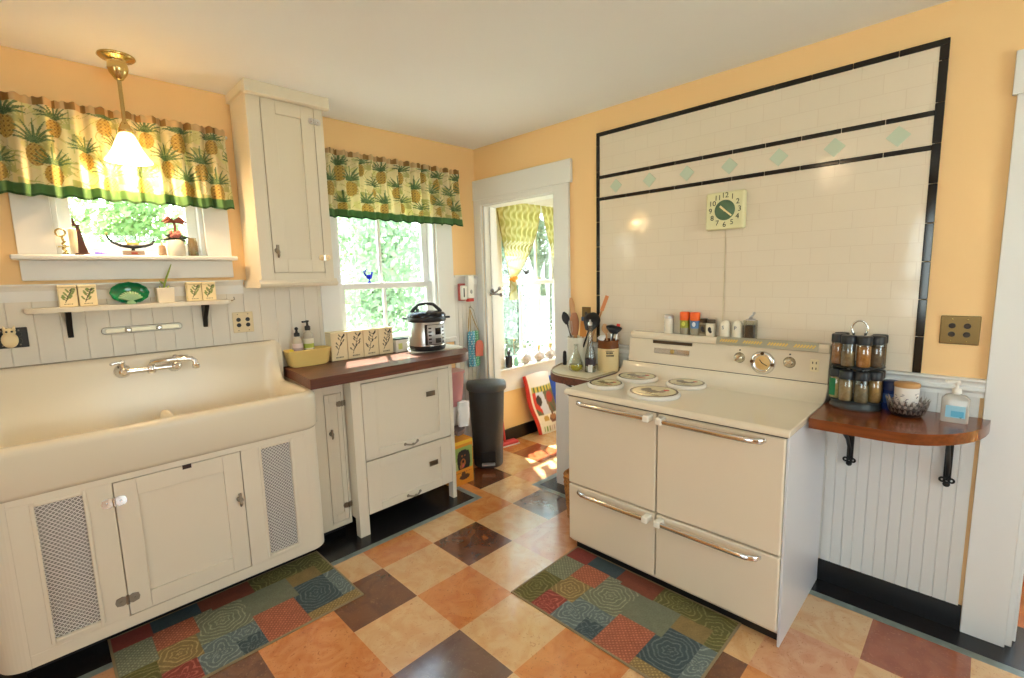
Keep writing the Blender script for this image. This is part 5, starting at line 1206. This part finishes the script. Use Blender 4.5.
b=MB(); b.lathe([(.061,0),(.064,.005),(.064,.140),(.0645,.142)],(2.445,1.618,TZ_),n=36); b.build('crock_body',mat('cream stoneware',(230,206,154),.3),ck2)
b=MB(); b.lathe([(.0640,.142),(.064,.182),(.066,.187),(.064,.192),(.058,.190),(.057,.150),(.001,.149)],(2.445,1.618,TZ_),n=36,cap0=False,cap1=False); b.build('glazed_rim',mat('brown glaze',(112,62,30),.15),ck2)
st=MB(); aa=math.atan2(-1.618,-2.445)+.10
for r_ in range(2):
    for k in range(7 if r_ else 6):
        a=aa+(k-3)*.105; 
        p=Vector((2.445+.0646*math.cos(a),1.612+.0646*math.sin(a),TZ_+.118-r_*.016)); st.obox(p,(math.cos(a),math.sin(a),0),(-math.sin(a),math.cos(a),0),(0,0,1),.0008,.0022 if (k+r_)%3 else .0028,.0052)
for k in range(13):
    a=aa+(k-6.2)*.062; st.obox((2.445+.0646*math.cos(a),1.612+.0646*math.sin(a),TZ_+.129),(math.cos(a),math.sin(a),0),(-math.sin(a),math.cos(a),0),(0,0,1),.0006,.002,.0012)
st.build('stamped_mark',mat('stamp ink',(70,56,40),.6),ck2)
BLKU=mat('black nylon',(38,38,40),.45)
def utensil(name,label,base,top,m,head=None,grp='utensils in the white crock',hm=None,rh=.0055):
    t=thing(name,label,'utensil',base,0,grp); b0,t0=Vector(base),Vector(top); d=(t0-b0).normalized()
    b=MB(); b.tube([b0,b0+(t0-b0)*.5,t0],[rh,rh*1.05,rh*.9],10); b.build('shank',m,t)
    side=d.cross(Vector((.80,.60,0))).normalized(); nrm=side.cross(d)
    if head:
        k,w,L=head; b=MB()
        if k in('spoon','ladle','paddle'):
            rr=[]
            for i in range(9):
                s_=i/8; ww=w*math.sin(PI*min(.97,max(.10,s_*.9+.06)))**(.7 if k!='paddle' else .35); dp=(.25*w if k=='spoon' else .6*w if k=='ladle' else .0)*math.sin(PI*s_)
                th=.004 if k!='ladle' else .006
                c=t0+d*(L*s_)+nrm*dp; rr.append([c+side*(ww*math.cos(q_))+nrm*(th*math.sin(q_)) for q_ in [2*PI*j/14 for j in range(14)]])
            b.loft(rr)
        elif k=='whisk':
            for j in range(5):
                a=PI*j/5; e=side*math.cos(a)+nrm*math.sin(a)
                b.tube([t0,t0+d*L*.4+e*w,t0+d*L*.8+e*w*.9,t0+d*L,t0+d*L*.8-e*w*.9,t0+d*L*.4-e*w,t0],.0014,6)
        elif k=='spat':
            b.obox(t0+d*L*.5,side,d,nrm,w,L*.5,.0028)
        elif k=='ring':
            b.torus(t0+d*w,w,.004,nrm,24,8)
        b.build({'spoon':'bowl','ladle':'bowl','paddle':'blade','whisk':'wires','spat':'blade','ring':'ring'}[k],hm or m,t)
    return t
z1=TZ_+.03
utensil('slotted_spoon','black spoon leaning left out of the white crock',(2.475,1.865,z1),(2.466,1.948,1.175),BLKU,('spoon',.025,.085))
utensil('wooden_spoon','tall wood-handled tool standing at back of the white crock',(2.492,1.870,z1),(2.500,1.922,1.21),WOODL,('paddle',.017,.14),hm=mat('tan wood',(206,160,112),.5))
utensil('wooden_paddle','broad tan wooden paddle in the middle of the white crock',(2.455,1.875,z1),(2.452,1.878,1.11),WOODL,('paddle',.030,.145),hm=mat('brown wood',(176,124,90),.5))
utensil('whisk','steel whisk standing between wooden tools in the white crock',(2.45,1.885,z1),(2.447,1.896,1.10),STEEL,('whisk',.017,.12))
utensil('blue_scraper','blue-bladed scraper at the back right of the white crock',(2.49,1.835,z1),(2.498,1.842,1.14),STEEL,('spat',.013,.085),hm=mat('slate blue',(70,94,122),.5))
utensil('wooden_spatula','orange-toned wooden spatula at right of the white crock',(2.455,1.83,z1),(2.450,1.812,1.105),WOODL,('spat',.021,.10),hm=mat('orange wood',(222,150,72),.5))
utensil('ladle','big black ladle leaning right out of the white crock',(2.445,1.845,z1),(2.425,1.748,1.150),BLKU,('ladle',.052,.125))
utensil('wooden_turner','orange wooden handle sticking up far right of the white crock',(2.49,1.84,z1),(2.508,1.708,1.27),WOODL,('spat',.011,.10),hm=mat('handle wood',(222,144,92),.5),rh=.007)
g2='utensils in the brown-rimmed crock'; z2=TZ_+.155
utensil('wooden_spoon','pale wooden spoon at left of the brown-rimmed crock',(2.46,1.63,z2),(2.465,1.648,1.135),WOODL,('spoon',.022,.06),g2,hm=mat('tan wood',(206,160,112),.5))
utensil('egg_whisk','steel loop tool standing up at back of the brown-rimmed crock',(2.47,1.615,z2),(2.475,1.615,1.155),STEEL,('ring',.017,.03),g2)
utensil('black_spatula','black nylon turner leaning right out of the brown-rimmed crock',(2.435,1.595,z2),(2.418,1.565,1.145),BLKU,('ladle',.048,.05),g2)
utensil('red_scraper','red-tipped scraper at the back of the brown-rimmed crock',(2.475,1.588,z2),(2.488,1.582,1.145),STEEL,('spat',.010,.05),g2,hm=mat('tomato red',(226,62,48),.5))
utensil('measuring_spoon','white and steel measuring scoop low in the brown-rimmed crock',(2.42,1.63,z2),(2.405,1.632,1.10),STEEL,('ladle',.026,.032),g2,hm=WHITEP)
o=MB(); o.lathe([(.010,0),(.012,.004),(.013,.05),(.011,.085),(.004,.094)],(2.43,1.945,TZ_),n=16); tag(o.build('pepper_grinder',BLKU),'slim black grinder standing left of the white crock','grinder')
t=thing('oil_cruet','round glass cruet of yellow oil in front of the white crock','cruet',(2.325,1.772,TZ_))
b=MB(); b.lathe([(.034,0),(.044,.006),(.047,.025),(.044,.05),(.030,.085),(.016,.115),(.011,.14),(.012,.160),(.016,.165)],(2.325,1.772,TZ_),n=32,cap1=False); b.build('glass',CLEAR,t)
b=MB(); b.lathe([(.032,.003),(.042,.008),(.045,.024),(.0445,.036),(.001,.0362)],(2.325,1.772,TZ_),n=32); b.build('oil',mat('olive oil',(206,190,20),.1,trans=.35),t)
t=thing('vinegar_bottle','tall slim glass bottle with dark printed base in front of crocks','bottle',(2.345,1.680,TZ_))
b=MB(); b.lathe([(.030,0),(.033,.004),(.033,.09),(.026,.13),(.015,.18),(.012,.25),(.012,.285)],(2.345,1.680,TZ_),n=30,cap1=False); b.build('glass',CLEAR,t)
b=MB(); b.lathe([(.0335,.040),(.0335,.082)],(2.345,1.680,TZ_),n=30,cap0=False,cap1=False); b.build('dark_band',mat('dark wine print',(56,44,50),.3),t)
b=MB()
for a in(-2.75,-2.35): b.tube([(2.345+.034*math.cos(a),1.680+.034*math.sin(a),TZ_+.004),(2.345+.035*math.cos(a),1.680+.035*math.sin(a),TZ_+.03),(2.345+.034*math.cos(a+.1),1.680+.034*math.sin(a+.1),TZ_+.048)],.007,8)
b.build('white_figures',WHITEP,t)
b=MB(); b.lathe([(.013,.283),(.014,.30),(.006,.306),(.005,.318)],(2.345,1.680,TZ_),n=16); b.build('pourer',STEEL,t)
bk_=thing('wicker_basket','woven honey-coloured wicker basket on the floor left of the range','basket',(2.345,1.66,0))
WK=mat('wicker',(190,128,62),.7,var=.4,vscale=60)
b=MB()
for k in range(12):
    z=.012+.023*k; hx,hy=.15+.0025*k,.09+.0012*k; pts=[]
    for i in range(73):
        a=2*PI*i/72; c_,s_=math.cos(a),math.sin(a); w_=.004*math.sin(i*PI/2*1.0+k*PI)
        pts.append((2.345+(hx+w_)*math.copysign(abs(c_)**.35,c_),1.662+(hy+w_)*math.copysign(abs(s_)**.35,s_),z))
    b.tube(pts,.0125,6)
b.build('weave',WK,bk_)
b=MB(); b.box(2.215,2.475,1.585,1.74,.004,.012); b.build('basket_base',WK,bk_)
b=MB(); pts=[(2.345+.178*math.copysign(abs(math.cos(2*PI*i/48))**.35,math.cos(2*PI*i/48)),1.662+.104*math.copysign(abs(math.sin(2*PI*i/48))**.35,math.sin(2*PI*i/48)),.29) for i in range(49)]; b.tube(pts,.014,8); b.build('rim',WK,bk_)

# ------------------------------------------------------------------ spice carousel
RX,RY=2.452,.372
sr=thing('spice_carousel','two-tier revolving spice rack with black plates and chrome handle','spice rack',(RX,RY,SZ))
b=MB(); b.lathe([(.088,0.0003),(.092,.003),(.090,.014),(.086,.018),(.086,.0345),(.096,.0355),(.096,.0362),(.001,.0363)],(RX,RY,SZ),n=44); b.build('base',mat('carousel grey',(58,62,62),.4),sr)
for z in(.140,.300):
    b=MB(); b.lathe([(.045,z-.004),(.096,z-.004),(.097,z),(.096,z+.003),(.045,z+.003)],(RX,RY,SZ),n=44) if False else b.lathe([(.030,z-.004),(.032,z+.003)],(RX,RY,SZ),n=30)
    b.lathe([(.001,z-.003),(.040,z-.003),(.040,z+.003),(.001,z+.003)],(RX,RY,SZ),n=30); b.build('tier_plate',BLACKP,sr)
b=MB(); b.lathe([(.001,.178),(.094,.178),(.096,.181),(.094,.1845),(.001,.1845)],(RX,RY,SZ),n=44); b.build('tier_shelf',BLACKP,sr)
for sg in(-1,1): MB().cyl((RX-.004,RY+sg*.020,SZ+.017),(RX-.004,RY+sg*.020,SZ+.32),.0045,12).build('post',CHROME,sr)
b=MB(); b.tube([(RX-.004,RY-.020+0*k,SZ+.31) for k in(0,)]+[(RX-.004,RY-.028*math.cos(PI*k/14),SZ+.335+.036*math.sin(PI*k/14)) for k in range(15)]+[(RX-.004,RY+.020,SZ+.31)],.004,10); b.build('carry_handle',CHROME,sr)
def jar(label,ang,z,fill,fm,lab=None):
    x,y=RX-0.072*math.cos(R(ang)),RY-0.072*math.sin(R(ang)); t=thing('spice_jar',label,'spice jar',(x,y,z),0,'jars in the spice carousel')
    b=MB(); b.lathe([(.0235,0.0003),(.0252,.003),(.0252,.096),(.022,.101)],(x,y,z),n=22); b.build('glass',CLEAR,t)
    b=MB(); b.lathe([(.022,.003),(.0236,.006),(.0236,fill),(.001,fill+.001)],(x,y,z),n=22); b.build('spice',fm,t)
    b=MB(); b.lathe([(.0268,.094),(.0274,.096),(.0274,.126),(.025,.129),(.001,.1295)],(x,y,z),n=26); b.build('lid',mat('jar lid black',(40,42,46),.4),t)
    if lab:
        b=MB(); a0=R(180+ang); b.grid(10,1,lambda u,v:(x+.0259*math.cos(a0-1.2+2.4*u),y+.0259*math.sin(a0-1.2+2.4*u),z+.012+.075*v)); b.build('wrap_label',lab,t)
SPM=lambda n_,c: mat('spice '+n_,c,.8,var=.25,vscale=150)
UP=SZ+.1848; LO=SZ+.0365
for ang,nm,c,fl in((-66,'orange-brown powder, leftmost of the upper tier',(196,128,70),.086),(-20,'tan herbs, upper tier left of centre',(158,126,88),.062),(24,'orange powder, upper tier right of centre',(206,136,66),.086),(68,'grey-brown seeds, rightmost of the upper tier',(126,104,84),.080)):
    jar('black-lidded jar of '+nm,ang if ang>0 else ang,UP,fl,SPM(nm[:8]+str(ang),c))
for ang,nm,c,fl,lb in((-66,'green-labelled jar, leftmost of the lower tier',(222,190,120),.088,True),(-20,'black-lidded jar of tan powder, lower tier left of centre',(184,152,108),.086,False),(24,'black-lidded jar of grey-green herbs, lower tier right of centre',(150,132,102),.07,False),(68,'black-lidded jar of ochre powder, rightmost of the lower tier',(196,150,84),.088,False)):
    jar(nm,ang,LO,fl,SPM(nm[:14]+str(ang),c),mat('green jar label',(34,126,76),.5) if lb else None)
for ang,z,lb in((112,UP,'black-lidded jar at the back right of the upper carousel tier'),(-112,UP,'black-lidded jar at back left of the upper carousel tier'),(112,LO,'black-lidded jar at the back right of the lower carousel tier'),(-112,LO,'black-lidded jar at back left of the lower carousel tier')):
    jar(lb,ang,z,.08,SPM('back%d%d'%(ang,z*100),(150,116,80)))
# candle bowl and bottle
BXX,BYY=2.425,.196
cbw=thing('leaf_bowl','silvery openwork leaf bowl holding a candle on the right shelf','bowl',(BXX,BYY,SZ))
b=MB(); b.lathe([(.042,.0003),(.047,.004),(.055,.014),(.060,.030),(.061,.038),(.058,.036),(.055,.026),(.043,.010),(.001,.007)],(BXX,BYY,SZ),n=36); b.build('bowl_base',mat('dark pewter',(70,66,66),.35,.8),cbw)
b=MB(); PW_=mat('pewter leaf',(188,182,176),.3,.9,var=.7,vscale=90)
for row in range(3):
    for k in range(22):
        a=2*PI*(k+.5*(row%2))/22; r_=.053+.0035*row; e=Vector((math.cos(a),math.sin(a),0)); s=Vector((-e.y,e.x,0)); p=Vector((BXX,BYY,SZ+.012+.016*row))+e*r_
        tip=p+e*.012+Vector((0,0,.030)); b.add([p-s*.009,p+e*.006+Vector((0,0,.008)),p+s*.009,tip,p-e*.004+Vector((0,0,.010))],[(0,1,3),(1,2,3),(2,4,3),(4,0,3),(0,4,2,1)])
b.build('leaves',PW_,cbw)
cd=thing('candle_jar','white patterned candle jar with wooden lid standing in the leaf bowl','candle',(BXX+.012,BYY+.006,SZ+.008))
b=MB(); b.lathe([(.036,0),(.038,.004),(.040,.105)],(BXX+.012,BYY+.006,SZ+.009),n=32); b.build('jar',mat('candle white',(236,228,220),.3),cd)
b=MB(); q=random.Random(4)
for k in range(16):
    a=2.2+q.random()*2.2; z=SZ+.05+q.random()*.05; b.obox((BXX+.012+.0400*math.cos(a),BYY+.006+.0400*math.sin(a),z),(math.cos(a),math.sin(a),0),(-math.sin(a),math.cos(a),q.uniform(-1,1)),(math.sin(a),-math.cos(a),1),.0010,q.uniform(.002,.006),.0012)
b.build('print',mat('candle print',(120,110,116),.5),cd)
b=MB(); b.lathe([(.041,.1052),(.042,.108),(.042,.118),(.040,.121),(.001,.1212)],(BXX+.012,BYY+.006,SZ+.009),n=32); b.build('lid',mat('candle lid wood',(200,152,96),.45),cd)
t=thing('blue_jar','small dark blue jar with blue lid between spice carousel and candle','jar',(2.485,.262,SZ))
b=MB(); b.lathe([(.028,.0003),(.030,.004),(.030,.085)],(2.492,.258,SZ),n=24); b.build('jar',mat('dark blue glass',(36,54,104),.15),t); b=MB(); b.lathe([(.0303,.030),(.0303,.070)],(2.492,.258,SZ),n=24,cap0=False,cap1=False); b.build('label_band',mat('sky label',(60,92,150),.5),t); b=MB(); b.lathe([(.0315,.085),(.032,.088),(.032,.118),(.030,.121),(.001,.1212)],(2.492,.258,SZ),n=24); b.build('lid',mat('navy lid',(34,44,84),.4),t)
t=thing('sanitizer_bottle','clear square pump bottle with light blue label at the shelf end','bottle',(2.43,.056,SZ))
b=MB(); b.loft([rrect(2.432,.056,.018,.038,.008,SZ+.0003),rrect(2.432,.056,.019,.040,.008,SZ+.005),rrect(2.432,.056,.019,.040,.008,SZ+.092),rrect(2.432,.056,.014,.030,.008,SZ+.104),rrect(2.432,.056,.010,.011,.005,SZ+.110)]); b.build('bottle',mat('clear plastic',(228,222,212),.08,trans=.5),t)
b=MB(); b.box(2.4118,2.4132,.026,.082,SZ+.020,SZ+.066); lo=b.build('label_panel',mat('aqua label',(150,200,222),.5),t)
b=MB(); b.box(2.4105,2.4119,.030,.066,SZ+.024,SZ+.046); b.build('label_patch',mat('aqua deep',(92,172,206),.5),lo); b=MB(); b.ball((2.4115,.038,SZ+.026),.001,.005,.005,10,8); b.build('label_spot',mat('dark green spot',(50,80,60),.5),lo)
b=MB(); b.lathe([(.013,.109),(.014,.112),(.014,.128),(.006,.131),(.005,.150),(.010,.152),(.010,.160)],(2.432,.056,SZ),n=18); b.obox((2.424,.070,SZ+.157),(-.5,.85,0),(.85,.5,0),(0,0,1),.02,.006,.004); b.build('pump',mat('frosted pump',(236,232,224),.3),t)

# ------------------------------------------------------------------ rugs
RUGM=colmat('rug weave',.9,0,.5,400)
OL,SG,RD,TE,GO,TC,BS,RS=(104,98,52),(122,124,100),(146,66,56),(66,82,86),(142,118,72),(164,92,66),(106,118,116),(132,70,50)
PATCH=[(0,.14,0,.45,OL),(0,.15,.45,.78,SG),(0,.16,.78,1,RD),(.14,.27,0,.26,RD),(.14,.30,.26,.55,GO),(.15,.32,.55,.80,TC),(.16,.36,.80,1,TE),(.27,.42,0,.36,BS),(.30,.53,.36,.76,SG),(.32,.40,.76,.80,SG),(.36,.60,.76,1,RS),
 (.42,.53,0,.20,TE),(.42,.53,.20,.36,BS),(.53,.73,0,.42,TC),(.53,.76,.42,.76,SG),(.60,.86,.76,1,OL),(.73,.92,.12,.56,TE),(.73,1,0,.12,GO),(.76,.92,.56,.76,GO),(.92,1,.12,.56,BS),(.86,1,.56,1,OL)]
def rugcol(L,W,flip):
    def col(u,v):
        if flip: u,v=1-u,v
        if min(u*L,(1-u)*L,v*W,(1-v)*W)<.008: return C(146,128,96)
        for i,(a,b_,c_,d_,k) in enumerate(PATCH):
            if a<=u<=b_ and c_<=v<=d_:
                x=(u-(a+b_)/2)*L; y=(v-(c_+d_)/2)*W; r_=math.hypot(x,y); an=math.atan2(y,x); m=i%4
                if m==0: s=math.sin(r_*300+1.2*math.sin(an*6+i)+3*noise.noise(Vector((x*25,y*25,i))))
                elif m==1: s=math.sin(x*330)*math.sin(y*330)*1.6
                elif m==2: s=max(math.sin((x+y)*300),math.sin((x-y)*300))-.25
                else: s=math.sin(r_*240+4*math.sin(an*4)+5*noise.noise(Vector((x*20,y*20,i))))
                n_=.16*noise.noise(Vector((u*150,v*95,i)))+.08*noise.noise(Vector((u*25,v*16,i+9)))
                f=(.92 if s<.78 else 1.5)*(1+1.6*n_)
                c=lin(k); return (min(1,c[0]*f+(.06 if f>1.22 else 0)),min(1,c[1]*f+(.05 if f>1.22 else 0)),min(1,c[2]*f+(.03 if f>1.22 else 0)),1)
        return C(*SG)
    return col
def rug(name,label,p0,eu,ev,L,W,flip):
    t=thing(name,label,'rug',(p0[0],p0[1],0)); p0=Vector(p0); eu=Vector(eu); ev=Vector(ev)
    b=MB(); nu,nv=260,150; b.grid(nu,nv,lambda u,v: p0+eu*(u*L)+ev*(v*W)+Vector((0,0,.0062)),rugcol(L,W,flip),False); b.build('pile',RUGM,t,fixn=False)
    q=p0+eu*(L/2)+ev*(W/2); b=MB(); b.obox(q+Vector((0,0,.0032)),eu,ev,(0,0,1),L/2,W/2,.0028); b.build('binding',mat('rug binding',(150,130,96),.8),t)
rug('patchwork_rug','patchwork rug on the floor before the sink cabinet',(.065,2.014,0),(1,0,0),(0,1,0),.90,.535,False)
rug('patchwork_rug','patchwork rug on the floor in front of the range',(1.456,1.508,0),(0,-1,0),(1,0,0),.868,.525,False)
